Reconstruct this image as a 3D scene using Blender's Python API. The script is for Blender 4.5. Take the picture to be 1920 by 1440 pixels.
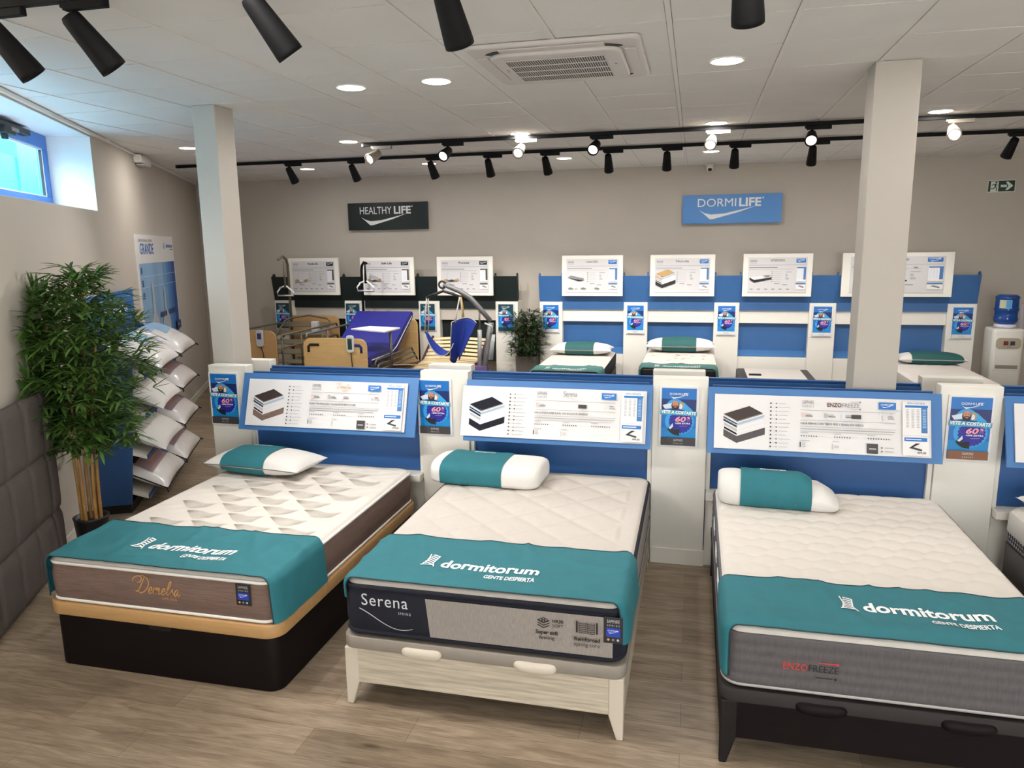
import bpy, bmesh, math, random
from mathutils import Vector, Matrix, noise
random.seed(7)
for o in list(bpy.data.objects): bpy.data.objects.remove(o)
SC = bpy.context.scene
COL = SC.collection
PI = math.pi
ZC = 3.29            # ceiling height
# ------------------------------------------------------------------ camera
cam_data = bpy.data.cameras.new('camera'); cam = bpy.data.objects.new('camera', cam_data); COL.objects.link(cam)
cam_data.sensor_width = 36; cam_data.lens = 1400.54 / 1920 * 36; cam_data.clip_end = 200
_a, _b, _c = -0.2391568, 0.1828450, 0.0127796
_f = Vector((math.sin(_a)*math.cos(_b), math.cos(_a)*math.cos(_b), -math.sin(_b)))
_r = Vector((math.cos(_a), -math.sin(_a), 0)); _d = _f.cross(_r)
_r2 = math.cos(_c)*_r + math.sin(_c)*_d; _u = -(-math.sin(_c)*_r + math.cos(_c)*_d)
cam.matrix_world = Matrix(((_r2.x, _u.x, -_f.x, 0), (_r2.y, _u.y, -_f.y, 0), (_r2.z, _u.z, -_f.z, 2.22), (0, 0, 0, 1)))
SC.camera = cam
# ------------------------------------------------------------------ world, daylight, exposure
W = bpy.data.worlds.new('world'); SC.world = W; W.use_nodes = True
bgn = W.node_tree.nodes['Background']; bgn.inputs[0].default_value = (0.88, 0.945, 1.0, 1); bgn.inputs[1].default_value = 13.0
vs = SC.view_settings; vs.view_transform = 'Standard'; vs.look = 'None'; vs.gamma = 1; vs.use_curve_mapping = False
vs.exposure = 0.75
DOWN_W, SPOT_NEAR_W, SPOT_FAR_W, SPOT_FRONT_W = 6.8, 4, 50, 5
# ------------------------------------------------------------------ helpers
def lin(c):
    c = c/255.0
    return c/12.92 if c <= 0.04045 else ((c+0.055)/1.055)**2.4
def rgb(*c): return (lin(c[0]), lin(c[1]), lin(c[2]), 1)
MATS = {}
def mat(name, col, rough=0.6, metal=0.0, var=0.0, scale=8.0, bump=0.0, bscale=None, stretch=(1, 1, 1), emit=0.0, spec=0.5, trans=0.0, alpha=1.0):
    if name in MATS: return MATS[name]
    m = bpy.data.materials.new(name); m.use_nodes = True; nt = m.node_tree; b = nt.nodes['Principled BSDF']
    b.inputs['Base Color'].default_value = rgb(*col); b.inputs['Roughness'].default_value = rough; b.inputs['Metallic'].default_value = metal
    b.inputs['Specular IOR Level'].default_value = spec
    if trans: b.inputs['Transmission Weight'].default_value = trans
    if alpha < 1: b.inputs['Alpha'].default_value = alpha
    if emit: b.inputs['Emission Color'].default_value = rgb(*col); b.inputs['Emission Strength'].default_value = emit
    if var or bump:
        tc = nt.nodes.new('ShaderNodeTexCoord'); mp = nt.nodes.new('ShaderNodeMapping'); mp.inputs['Scale'].default_value = stretch
        nt.links.new(tc.outputs['Object'], mp.inputs['Vector'])
        nz = nt.nodes.new('ShaderNodeTexNoise'); nz.inputs['Scale'].default_value = scale; nz.inputs['Detail'].default_value = 4
        nt.links.new(mp.outputs[0], nz.inputs['Vector'])
        if var:
            cr = nt.nodes.new('ShaderNodeValToRGB'); c = rgb(*col)
            cr.color_ramp.elements[0].position = 0.3; cr.color_ramp.elements[1].position = 0.7
            cr.color_ramp.elements[0].color = tuple(max(0, v*(1-var)) for v in c[:3]) + (1,)
            cr.color_ramp.elements[1].color = tuple(min(1, v*(1+var)) for v in c[:3]) + (1,)
            nt.links.new(nz.outputs['Fac'], cr.inputs[0]); nt.links.new(cr.outputs[0], b.inputs['Base Color'])
        if bump:
            n2 = nz
            if bscale:
                n2 = nt.nodes.new('ShaderNodeTexNoise'); n2.inputs['Scale'].default_value = bscale; nt.links.new(mp.outputs[0], n2.inputs['Vector'])
            bp = nt.nodes.new('ShaderNodeBump'); bp.inputs['Strength'].default_value = bump; bp.inputs['Distance'].default_value = 0.01
            nt.links.new(n2.outputs['Fac'], bp.inputs['Height']); nt.links.new(bp.outputs[0], b.inputs['Normal'])
    MATS[name] = m; return m

class MB:
    """collects shapes in a bmesh; build() links them as ONE mesh object"""
    def __init__(s): s.bm = bmesh.new(); s.mats = []
    def mi(s, m):
        if m is None: return 0
        if m not in s.mats: s.mats.append(m)
        return s.mats.index(m)
    def faces(s, vs, fs, m=None, smooth=False):
        k = s.mi(m); v = [s.bm.verts.new(p) for p in vs]; out = []
        for f in fs:
            try: q = s.bm.faces.new([v[i] for i in f])
            except ValueError: continue
            q.material_index = k; q.smooth = smooth; out.append(q)
        return v, out
    def box(s, x0, x1, y0, y1, z0, z1, m=None):
        s.faces([(x0,y0,z0),(x1,y0,z0),(x1,y1,z0),(x0,y1,z0),(x0,y0,z1),(x1,y0,z1),(x1,y1,z1),(x0,y1,z1)],
                [(0,3,2,1),(4,5,6,7),(0,1,5,4),(1,2,6,5),(2,3,7,6),(3,0,4,7)], m); return s
    def loft(s, rings, m=None, cap=True, smooth=True, closed=True):
        n = len(rings[0]); vs = [p for r in rings for p in r]; fs = []
        for i in range(len(rings)-1):
            for j in range(n if closed else n-1):
                a, b = i*n+j, i*n+(j+1) % n; fs.append((a, b, b+n, a+n))
        k = s.mi(m); v = [s.bm.verts.new(p) for p in vs]
        for f in fs:
            q = s.bm.faces.new([v[i] for i in f]); q.material_index = k; q.smooth = smooth
        if cap:
            for r in (list(range(n))[::-1], list(range((len(rings)-1)*n, len(rings)*n))):
                q = s.bm.faces.new([v[i] for i in r]); q.material_index = k
        return s
    def prism(s, pts, z0, z1, m=None, axis='z', smooth=False):
        def P(p, t): return {'z': (p[0], p[1], t), 'y': (p[0], t, p[1]), 'x': (t, p[0], p[1])}[axis]
        return s.loft([[P(p, z0) for p in pts], [P(p, z1) for p in pts]], m, True, smooth)
    def tube(s, pts, r, m=None, n=8, cap=True):
        pts = [Vector(p) for p in pts]; rs = r if isinstance(r, (list, tuple)) else [r]*len(pts); rings = []; up = None
        for i, p in enumerate(pts):
            t = (pts[min(i+1, len(pts)-1)] - pts[max(i-1, 0)]).normalized()
            if up is None: up = Vector((0, 0, 1)) if abs(t.z) < 0.9 else Vector((0, 1, 0))
            a = t.cross(up); a = a.normalized() if a.length > 1e-6 else t.orthogonal().normalized(); b = a.cross(t); up = b
            rings.append([p + rs[i]*(math.cos(2*PI*k/n)*a + math.sin(2*PI*k/n)*b) for k in range(n)])
        return s.loft(rings, m, cap)
    def lathe(s, prof, c=(0, 0, 0), m=None, n=24, M4=None, cap=True):
        rings = []
        for (r, z) in prof:
            R = [Vector((r*math.cos(2*PI*k/n), r*math.sin(2*PI*k/n), z)) for k in range(n)]
            rings.append([(M4 @ p if M4 else p) + Vector(c) for p in R])
        return s.loft(rings, m, cap)
    def grid(s, nu, nv, fn, m=None, smooth=True):
        v = [[s.bm.verts.new(fn(i/nu, j/nv)) for j in range(nv+1)] for i in range(nu+1)]; k = s.mi(m)
        for i in range(nu):
            for j in range(nv):
                q = s.bm.faces.new((v[i][j], v[i+1][j], v[i+1][j+1], v[i][j+1])); q.smooth = smooth; q.material_index = k
        return s
    def build(s, name, m=None, parent=None, loc=(0, 0, 0), bevel=0, seg=2, recalc=True, solid=0):
        if m is not None and not s.mats: s.mats = [m]
        if recalc: bmesh.ops.recalc_face_normals(s.bm, faces=s.bm.faces)
        me = bpy.data.meshes.new(name); s.bm.to_mesh(me); s.bm.free()
        for q in s.mats: me.materials.append(q)
        o = bpy.data.objects.new(name, me); COL.objects.link(o); o.location = loc
        if parent: o.parent = parent
        if solid: md = o.modifiers.new('solid', 'SOLIDIFY'); md.thickness = solid
        if bevel:
            md = o.modifiers.new('bevel', 'BEVEL'); md.width = bevel; md.segments = seg; md.limit_method = 'ANGLE'; md.angle_limit = 0.7
        return o
def tag(o, label, cat, group=None):
    o['label'] = label; o['category'] = cat
    if group: o['group'] = group
    return o
def thing(name, label, cat, loc=(0, 0, 0), rot=(0, 0, 0), group=None):
    o = bpy.data.objects.new(name, None); COL.objects.link(o); o.empty_display_size = 0.1
    o.location = loc; o.rotation_euler = rot
    return tag(o, label, cat, group)
def struct(o):
    o['kind'] = 'structure'; return o
def dup(root, label, loc=None, rot=None, group=None, parent=None):
    c = root.copy(); COL.objects.link(c)
    if parent: c.parent = parent
    else:
        c['label'] = label
        if loc is not None: c.location = loc
        if rot is not None: c.rotation_euler = rot
        if group: c['group'] = group
    for ch in list(root.children): dup(ch, None, parent=c)
    return c
def rrect(w, d, r, n=6, cx=0, cy=0):
    pts = []
    for (sx, sy, a0) in ((1, 1, 0), (-1, 1, PI/2), (-1, -1, PI), (1, -1, 1.5*PI)):
        for k in range(n+1):
            a = a0 + PI/2*k/n
            pts.append((cx + sx*(w/2-r) + r*math.cos(a), cy + sy*(d/2-r) + r*math.sin(a)))
    return pts
# ---- text, flat art
_TXT = {}
def text_geo(t, bold=0.0, shear=0.0, space=1.0):
    key = (t, bold, shear, space)
    if key in _TXT: return _TXT[key]
    cu = bpy.data.curves.new('lettering', 'FONT'); cu.body = t; cu.size = 1; cu.offset = bold; cu.shear = shear; cu.space_character = space; cu.resolution_u = 3
    ob = bpy.data.objects.new('lettering', cu); COL.objects.link(ob); bpy.context.view_layer.update()
    me = bpy.data.meshes.new_from_object(ob.evaluated_get(bpy.context.evaluated_depsgraph_get()))
    v = [(p.co.x, p.co.y) for p in me.vertices]; f = [tuple(q.vertices) for q in me.polygons]
    bpy.data.objects.remove(ob); bpy.data.curves.remove(cu); bpy.data.meshes.remove(me)
    _TXT[key] = (v, f); return v, f
class Art(MB):
    """flat printed artwork in the local x (right) / z (up) plane, facing -y; every layer is a hair in front of the last"""
    def __init__(s, eps=0.0005): super().__init__(); s.e = eps; s.k = 0
    def _y(s): s.k += 1; return -s.e*s.k
    def rect(s, u0, v0, u1, v1, m, y=None):
        y = s._y() if y is None else y
        s.faces([(u0, y, v0), (u1, y, v0), (u1, y, v1), (u0, y, v1)], [(0, 1, 2, 3)], m); return y
    def poly(s, pts, m, y=None):
        y = s._y() if y is None else y
        s.faces([(u, y, v) for u, v in pts], [tuple(range(len(pts)))], m); return y
    def ell(s, u, v, a, b, m, y=None, n=24, rot=0):
        c, q = math.cos(rot), math.sin(rot)
        return s.poly([(u + a*math.cos(2*PI*k/n)*c - b*math.sin(2*PI*k/n)*q, v + a*math.cos(2*PI*k/n)*q + b*math.sin(2*PI*k/n)*c) for k in range(n)], m, y)
    def line(s, pts, w, m, y=None):
        y = s._y() if y is None else y; n = len(pts); vs = []
        for i, p in enumerate(pts):
            a, b = pts[max(i-1, 0)], pts[min(i+1, n-1)]; dx, dz = b[0]-a[0], b[1]-a[1]; L = math.hypot(dx, dz) or 1
            ww = (w(i/(n-1)) if callable(w) else w)/2
            vs += [(p[0]-dz/L*ww, y, p[1]+dx/L*ww), (p[0]+dz/L*ww, y, p[1]-dx/L*ww)]
        s.faces(vs, [(2*i, 2*i+1, 2*i+3, 2*i+2) for i in range(n-1)], m); return y
    def text(s, t, u, v, h, m, width=None, align='c', bold=0.0, shear=0.0, space=1.0, rot=0, y=None):
        """u,v = centre (or left) of the baseline; h = cap height; width stretches the line to that width"""
        y = s._y() if y is None else y
        V, F = text_geo(t, bold, shear, space)
        if not V: return
        x0 = min(p[0] for p in V); x1 = max(p[0] for p in V); sc = h/0.70
        sx = (width/(x1-x0)) if width else sc
        off = {'c': (x0+x1)/2, 'l': x0, 'r': x1}[align]
        c, q = math.cos(rot), math.sin(rot); P = []
        for (a, b) in V:
            a = (a-off)*sx; b = b*sc; P.append((u + a*c - b*q, y, v + a*q + b*c))
        s.faces(P, F, m); return y
    def swoosh(s, u, v, w, m):
        n = 14; up = [(u + w*t/n, v - 0.10*w*math.sin(PI*min(1, (t/n)**0.62))*(1-0.25*t/n) + 0.055*w*(t/n)) for t in range(n+1)]
        lo = [(u + w*0.02, v), (u + w*0.17, v - 0.155*w), (u + w*0.23, v - 0.17*w), (u + w*0.3, v - 0.158*w), (u + w*0.6, v - 0.085*w), (u + w, v + 0.055*w)]
        s.line([((a[0]), a[1]) for a in up], lambda t: 0.001*w, m)
        s.poly([(u, v), (u + w*0.10, v - 0.055*w), (u + w*0.22, v - 0.085*w), (u + w*0.45, v - 0.07*w), (u + w*0.75, v - 0.005*w), (u + w, v + 0.055*w),
                (u + w*0.7, v - 0.05*w), (u + w*0.45, v - 0.115*w), (u + w*0.26, v - 0.165*w), (u + w*0.2, v - 0.168*w), (u + w*0.1, v - 0.08*w)], m)
    def logo(s, a, b, u, v, w, m):
        """two-weight brand lettering with the swoosh under it; u,v = left end of the baseline, w = width"""
        wa = w*0.60 if len(a) > 5 else w*0.585
        s.text(a, u, v, w*0.125, m, width=wa, align='l'); s.text(b, u + wa + w*0.045, v, w*0.125, m, width=w*0.96-wa-w*0.045, align='l', bold=0.03)
        s.ell(u + w*0.985, v + w*0.12, w*0.012, w*0.012, m); s.swoosh(u + w*0.02, v - w*0.05, w*0.86, m)
# ------------------------------------------------------------------ materials
WALL = mat('wall_paint', (193, 184, 172), 0.85, var=0.03, scale=1.2, bump=0.05, bscale=180)
REVEAL = mat('reveal_paint', (226, 228, 230), 0.8, var=0.015, scale=2)
CEIL = mat('ceiling_tile', (232, 230, 227), 0.9, var=0.02, scale=3, bump=0.06, bscale=240)
TBAR = mat('ceiling_bar', (232, 229, 224), 0.5, var=0.01)
VOID = mat('ceiling_gap', (70, 66, 62), 0.9, var=0.02)
COLUMN = mat('column_paint', (188, 181, 171), 0.8, var=0.02, scale=2)
WHITE = mat('white_laminate', (230, 226, 216), 0.45, var=0.012, scale=3)
BRIGHT = mat('white_board', (228, 226, 224), 0.4, var=0.01, scale=3)
PAPER = mat('print_paper', (222, 219, 218), 0.45)
SIGNBLUE = mat('sign_blue', (78, 140, 208), 0.42, var=0.02, scale=2)
BLUE = mat('blue_laminate', (64, 116, 174), 0.42, var=0.02, scale=2)
BLUED = mat('blue_panel', (44, 90, 148), 0.45, var=0.03, scale=2)
SHELFBLUE = mat('shelf_blue', (40, 82, 138), 0.5, var=0.03, scale=2)
GREEN = mat('dark_green_laminate', (14, 28, 27), 0.45, var=0.05, scale=2)
TEAL = mat('teal_cloth', (34, 110, 120), 0.75, var=0.05, scale=14, bump=0.12, bscale=900)
TEALD = mat('teal_cloth_dark', (34, 88, 86), 0.75, var=0.05, scale=14)
TRIMTEAL = mat('cloth_binding', (18, 52, 58), 0.7)
PRINTW = mat('white_print', (236, 238, 238), 0.6)
BLACK = mat('black_metal', (12, 12, 14), 0.7, var=0.05, scale=4, spec=.25)
BLACKP = mat('black_plastic', (22, 22, 24), 0.5, var=0.05, scale=4)
SILVER = mat('silver_metal', (150, 142, 130), 0.45, 0.4, var=0.04, scale=4)
STEEL = mat('grey_steel', (128, 126, 120), 0.4, 0.6, var=0.05, scale=5)
KHAKI = mat('khaki_steel', (112, 104, 86), 0.5, 0.3, var=0.05, scale=5)
LED = mat('lamp_glow', (255, 241, 220), 0.5, emit=9)
LENS = mat('lamp_lens', (255, 247, 236), 0.3, emit=1.1)
PILLOWW = mat('pillow_cotton', (220, 217, 212), 0.85, var=0.015, scale=20, bump=0.1, bscale=300)
CREAM = mat('mattress_knit', (200, 192, 183), 0.85, var=0.02, scale=30, bump=0.12, bscale=260)
CREAM2 = mat('mattress_knit_white', (216, 209, 200), 0.85, var=0.015, scale=30, bump=0.12, bscale=260)
PIPEW = mat('white_piping', (232, 228, 222), 0.7, var=0.02)
NAVY = mat('navy_fabric', (17, 20, 34), 0.9, var=0.1, scale=30, bump=0.1, bscale=300)
BEECH = mat('beech_wood', (186, 146, 96), 0.5, var=0.08, scale=5, stretch=(1, 9, 9))
BEECHH = mat('beech_veneer', (238, 196, 132), 0.45, var=0.07, scale=4, stretch=(1, 9, 14))
ASH = mat('pale_wood_slat', (226, 200, 154), 0.5, var=0.06, scale=6, stretch=(1, 10, 10))
WENGE = mat('wenge_wood', (18, 12, 12), 0.6, spec=.15, var=0.12, scale=6, stretch=(1, 8, 8))
GREYBAND = mat('grey_lid', (138, 130, 120), 0.6, var=0.04, scale=20)
TAUPE = mat('taupe_fabric', (118, 96, 86), 0.9, var=0.16, scale=10, stretch=(1, 1, 14), bump=0.25, bscale=14)
GREYFAB = mat('grey_fabric', (86, 82, 84), 0.9, var=0.10, scale=40, stretch=(3, 3, 0.5), bump=0.12, bscale=120)
LINEN = mat('grey_linen', (146, 138, 132), 0.9, var=0.17, scale=60, stretch=(6, 6, 0.6), bump=0.12, bscale=220)
CHALK = mat('chalk_wood', (186, 175, 156), 0.6, var=0.24, scale=3, stretch=(1.6, 5, 26))
LEG_W = mat('cream_paint', (200, 190, 174), 0.5, var=0.02)
DKLEG = mat('charcoal_wood', (30, 26, 26), 0.6, spec=.2, var=0.1, scale=8, stretch=(1, 8, 1))
UPH = mat('grey_upholstery', (88, 80, 76), 0.85, var=0.06, scale=40, bump=0.15, bscale=220)
GOLD = mat('gold_thread', (206, 152, 92), 0.5)
GREYTHREAD = mat('pattern_thread', (160, 150, 136), 0.8)
INK = mat('black_ink', (26, 24, 26), 0.6)
GINK = mat('grey_ink', (128, 126, 128), 0.6)
LINK = mat('light_ink', (178, 176, 178), 0.6)
DGREY = mat('dark_print', (62, 58, 58), 0.5)
RED = mat('red_ink', (198, 52, 44), 0.6)
P_BLUE = mat('print_blue', (28, 112, 190), 0.4); P_MID = mat('print_midblue', (22, 136, 204), 0.4); P_NAVY = mat('print_navy', (22, 44, 104), 0.4)
P_SKY = mat('print_sky', (52, 160, 222), 0.4); P_DEEP = mat('print_deep', (36, 36, 150), 0.4); P_PINK = mat('print_pink', (246, 160, 176), 0.4)
P_SKIN = mat('print_skin', (196, 138, 112), 0.5); P_HAIR = mat('print_hair', (52, 34, 30), 0.5); P_BAND = mat('print_band', (70, 156, 186), 0.4)
P_BROWN = mat('print_brown', (134, 88, 60), 0.4); P_DGREEN = mat('print_green', (24, 62, 72), 0.4); P_PALE = mat('print_pale', (214, 220, 232), 0.4)
P_LBLUE = mat('print_lightblue', (150, 188, 222), 0.4); P_LAV = mat('print_lavender', (178, 176, 206), 0.5); P_TAN = mat('print_tan', (186, 150, 96), 0.5)
LEAF = mat('bamboo_leaf', (80, 114, 48), 0.5, var=0.35, scale=9); LEAF2 = mat('plant_leaf', (40, 62, 34), 0.5, var=0.3, scale=9)
CANE = mat('bamboo_cane', (176, 134, 76), 0.5, var=0.12, scale=14)
SOIL = mat('soil', (50, 40, 32), 0.95, var=0.2, scale=40)
ROYAL = mat('blue_vinyl', (30, 32, 128), 0.45, var=0.05, scale=4); SLING = mat('sling_fabric', (24, 50, 140), 0.7, var=0.06, scale=8)
PURPLE = mat('purple_rubber', (62, 36, 52), 0.6, var=0.05)
GREYPL = mat('grey_plastic', (190, 190, 190), 0.45, var=0.02)
FROST = mat('ac_plastic', (214, 208, 203), 0.45, var=0.01)
# plastic film of pillow bags: clear gloss coat over the cotton
FILM = mat('bagged_pillow', (232, 228, 226), 0.22, var=0.02, scale=8, bump=0.25, bscale=16)
# ------------------------------------------------------------------ floor material: oak-look vinyl planks running along x
def floor_mat():
    m = bpy.data.materials.new('floor_planks'); m.use_nodes = True; nt = m.node_tree; L = nt.links.new; b = nt.nodes['Principled BSDF']
    N = lambda t: nt.nodes.new('ShaderNode' + t)
    tc = N('TexCoord'); br = N('TexBrick'); br.offset = 0.37
    for k, v in (('Scale', 1), ('Mortar Size', 0.0012), ('Mortar Smooth', 0.2), ('Brick Width', 1.22), ('Row Height', 0.19), ('Bias', 0)): br.inputs[k].default_value = v
    br.inputs['Color1'].default_value = rgb(166, 150, 131); br.inputs['Color2'].default_value = rgb(148, 132, 113); br.inputs['Mortar'].default_value = rgb(112, 98, 84)
    L(tc.outputs['Object'], br.inputs['Vector'])
    mp = N('Mapping'); mp.inputs['Scale'].default_value = (1.1, 9, 1); L(tc.outputs['Object'], mp.inputs['Vector'])
    n1 = N('TexNoise'); n1.inputs['Scale'].default_value = 2.2; n1.inputs['Detail'].default_value = 6; n1.inputs['Distortion'].default_value = 1.1; L(mp.outputs[0], n1.inputs['Vector'])
    r1 = N('ValToRGB'); r1.color_ramp.elements[0].position = 0.34; r1.color_ramp.elements[1].position = 0.66
    r1.color_ramp.elements[0].color = (0.70, 0.67, 0.63, 1); r1.color_ramp.elements[1].color = (1.12, 1.1, 1.07, 1); L(n1.outputs['Fac'], r1.inputs[0])
    mp2 = N('Mapping'); mp2.inputs['Scale'].default_value = (3, 60, 1); L(tc.outputs['Object'], mp2.inputs['Vector'])
    n2 = N('TexNoise'); n2.inputs['Scale'].default_value = 3; n2.inputs['Detail'].default_value = 5; L(mp2.outputs[0], n2.inputs['Vector'])
    r2 = N('ValToRGB'); r2.color_ramp.elements[0].position = 0.3; r2.color_ramp.elements[1].position = 0.6
    r2.color_ramp.elements[0].color = (0.70, 0.68, 0.66, 1); r2.color_ramp.elements[1].color = (1.03, 1.03, 1.03, 1); L(n2.outputs['Fac'], r2.inputs[0])
    # knots
    mp3 = N('Mapping'); mp3.inputs['Scale'].default_value = (1.6, 5, 1); L(tc.outputs['Object'], mp3.inputs['Vector'])
    vo = N('TexVoronoi'); vo.inputs['Scale'].default_value = 0.9; L(mp3.outputs[0], vo.inputs['Vector'])
    r3 = N('ValToRGB'); r3.color_ramp.elements[0].position = 0.02; r3.color_ramp.elements[1].position = 0.09
    r3.color_ramp.elements[0].color = (0.45, 0.38, 0.32, 1); r3.color_ramp.elements[1].color = (1, 1, 1, 1); L(vo.outputs['Distance'], r3.inputs[0])
    prev = br.outputs['Color']
    for r in (r1, r2, r3):
        mx = N('MixRGB'); mx.blend_type = 'MULTIPLY'; mx.inputs[0].default_value = 1; L(prev, mx.inputs[1]); L(r.outputs[0], mx.inputs[2]); prev = mx.outputs[0]
    L(prev, b.inputs['Base Color']); b.inputs['Roughness'].default_value = 0.42; b.inputs['Specular IOR Level'].default_value = 0.35
    bp = N('Bump'); bp.inputs['Strength'].default_value = 0.12; bp.inputs['Distance'].default_value = 0.004; L(n2.outputs['Fac'], bp.inputs['Height']); L(bp.outputs[0], b.inputs['Normal'])
    return m
# ------------------------------------------------------------------ room shell
YB = 11.07; XR = 6.0; YF = -3.0
b = MB(); b.box(-9.5, XR+.2, YF-.2, YB+.2, -0.1, 0, floor_mat()); struct(b.build('floor'))
b = MB(); b.box(-9.5, XR+.2, YB, YB+.2, 0, ZC+.3, WALL); struct(b.build('wall_back'))
b = MB(); b.box(XR, XR+.2, YF-.2, YB, 0, ZC+.3, WALL); struct(b.build('wall_right'))
b = MB(); b.box(-2.5, XR+.2, YF-.2, YF, 0, .35, WALL); b.box(-2.5, XR+.2, YF-.2, YF, 2.75, ZC+.3, WALL)
for (x0, x1) in ((-2.5, -1.2), (2.0, 2.2), (5.4, XR+.2)): b.box(x0, x1, YF-.2, YF, .35, 2.75, WALL)
struct(b.build('wall_front'))  # unseen shop-window openings, added to let daylight in from behind the camera
b = MB(); b.box(-12, 16, -12, -11, -.2, 7.5, mat('bounce_facade', (206, 203, 200), .9, var=.05)); struct(b.build('wall_bounce'))  # unseen facade added as a pale reflector, bouncing skylight through the front openings
# the left wall runs at an angle to the others; local x along it, -y into the room
WD = Vector((-0.458, 0.889, 0)); WN = Vector((0.889, 0.458, 0)); W0 = Vector((-4.35, 4.11, 0)) - WN*0.06
WROT = math.atan2(WD.y, WD.x)
def wp(s, off, z=0): return W0 + WD*s + WN*off + Vector((0, 0, z))
T = 0.46; S0, S1, Z0, Z1 = -0.9, 2.16, 2.585, 3.245
b = MB()
b.box(-8.2, 8.2, 0, T, 0, Z0, WALL); b.box(-8.2, S0, 0, T, Z0, ZC+.3, WALL); b.box(S1, 8.2, 0, T, Z0, ZC+.3, WALL); b.box(S0, S1, 0, T, Z1, ZC+.3, WALL)
b.box(S1-.003, S1+.001, .002, T-.06, Z0, Z1, REVEAL); b.box(S0, S1, .002, T-.06, Z1-.003, Z1+.001, REVEAL); b.box(S0, S1, .002, T-.06, Z0-.001, Z0+.003, REVEAL)
o = b.build('wall_left', loc=W0); o.rotation_euler.z = WROT; struct(o)
# window in the recess
win = struct(bpy.data.objects.new('window_1', None)); COL.objects.link(win); win.location = wp(0, -T+.07); win.rotation_euler.z = WROT
WBLUE = mat('window_frame_blue', (58, 128, 214), 0.4, var=0.02)
b = MB()
for (a0, a1, c0, c1) in ((S0, S1-.005, Z0+.004, Z0+.115), (S0, S1-.005, Z1-.125, Z1-.004), (S1-.125, S1-.005, Z0+.115, Z1-.125), (S0, S0+.12, Z0+.115, Z1-.125)):
    b.box(a0, a1, -.03, .03, c0, c1, WBLUE)
b.build('frame', parent=win, bevel=.006)
b = MB()
for (a0, a1, c0, c1) in ((S0+.12, S1-.125, Z0+.115, Z0+.127), (S0+.12, S1-.125, Z1-.140, Z1-.125), (S1-.142, S1-.125, Z0+.127, Z1-.14)): b.box(a0, a1, -.024, .0, c0, c1, mat('window_bead', (232, 236, 240), 0.4, var=.01))
b.build('glazing_bead', parent=win)
b = MB(); b.box(S1-.150, S1-.143, -.02, .0, Z0+.127, Z1-.14, BLACKP); b.build('gasket', parent=win)
GL = bpy.data.materials.new('window_glass'); GL.use_nodes = True; nt = GL.node_tree; nt.nodes.clear()
og = nt.nodes.new('ShaderNodeOutputMaterial'); tr = nt.nodes.new('ShaderNodeBsdfTransparent'); tr.inputs[0].default_value = (0.90, 0.97, 1, 1); gl = nt.nodes.new('ShaderNodeBsdfGlossy'); gl.inputs['Roughness'].default_value = 0.02
mx = nt.nodes.new('ShaderNodeMixShader'); mx.inputs[0].default_value = 0.05; nt.links.new(tr.outputs[0], mx.inputs[1]); nt.links.new(gl.outputs[0], mx.inputs[2]); nt.links.new(mx.outputs[0], og.inputs[0])
b = MB(); b.box(S0+.12, S1-.15, .0, .006, Z0+.127, Z1-.14, GL); b.build('pane', parent=win)
op = MB(); op.box(.86, 1.62, -.085, -.03, Z1-.075, Z1-.03, BLACKP); op.box(1.0, 1.2, -.12, -.05, Z1-.13, Z1-.07, BLACKP); op.box(1.06, 1.1, -.10, -.06, Z1-.17, Z1-.13, BLACKP); op.box(1.12, 1.26, -.125, -.11, Z1-.10, Z1-.07, SILVER)
op.build('opener', parent=win, bevel=.005)
b = MB(); b.box(-3, 4.2, .86, 1.5, 0, 3.28, mat('outside_cyan', (28, 186, 212), 0.7, var=.03)); b.box(4.2, 9, .84, 1.5, 0, 4.2, MATS['outside_cyan'])
o = b.build('wall_outside', loc=wp(0, -T)); o.rotation_euler.z = WROT; struct(o)
b = MB(); b.box(-40, 40, -40, 40, -.3, -.2, mat('outside_ground', (150, 148, 144), .9, var=.05)); struct(b.build('ground_outside'))
# ceiling: square tiles on a bar grid
TX, TY, TS = -0.158, 3.99, 0.607
def beyond(x, y): return (Vector((x, y, 0))-W0).dot(WN)      # metres on the room side of the left wall
_p0, _p1 = wp(-8.0, -.45), wp(7.9, -.45)
b = MB(); b.prism([(XR+.2, YF-.2), (XR+.2, YB+.2), (_p1.x, YB+.2), (_p1.x, _p1.y), (_p0.x, _p0.y), (_p0.x, YF-.2)], ZC+.035, ZC+.12, VOID)
rnd = random.Random(3)
for i in range(-14, 11):
    x = TX + i*TS
    ya = max(YF, W0.y + (-.3 - (x-W0.x)*WN.x)/WN.y)
    if ya < YB: b.box(x-.013, x+.013, ya, YB, ZC-.001, ZC+.012, TBAR)
    for j in range(-12, 12):
        y = TY + j*TS; g = 0.005; x0, x1, y0, y1 = x+.0155, x+TS-.0155, y+g, y+TS-g
        if y0 > YB or max(beyond(x0, y0), beyond(x1, y0), beyond(x0, y1), beyond(x1, y1)) < -.02: continue
        y1 = min(y1, YB)
        z = [ZC + .004 + rnd.uniform(-.0015, .0015) for _ in range(4)]
        b.faces([(x0, y0, z[0]), (x1, y0, z[1]), (x1, y1, z[2]), (x0, y1, z[3]), (x0, y0, ZC+.02), (x1, y0, ZC+.02), (x1, y1, ZC+.02), (x0, y1, ZC+.02)],
                [(0, 1, 2, 3), (0, 1, 5, 4), (1, 2, 6, 5), (2, 3, 7, 6), (3, 0, 4, 7)], CEIL)
struct(b.build('ceiling', recalc=False))
b = MB(); b.box(-8.2, 8.2, -.012, 0, 0, .09, WHITE); o = b.build('baseboard_left', loc=W0); o.rotation_euler.z = WROT; struct(o)
b = MB(); b.box(-7.85, XR, YB-.012, YB, 0, .09, WHITE); struct(b.build('baseboard_back'))
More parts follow.
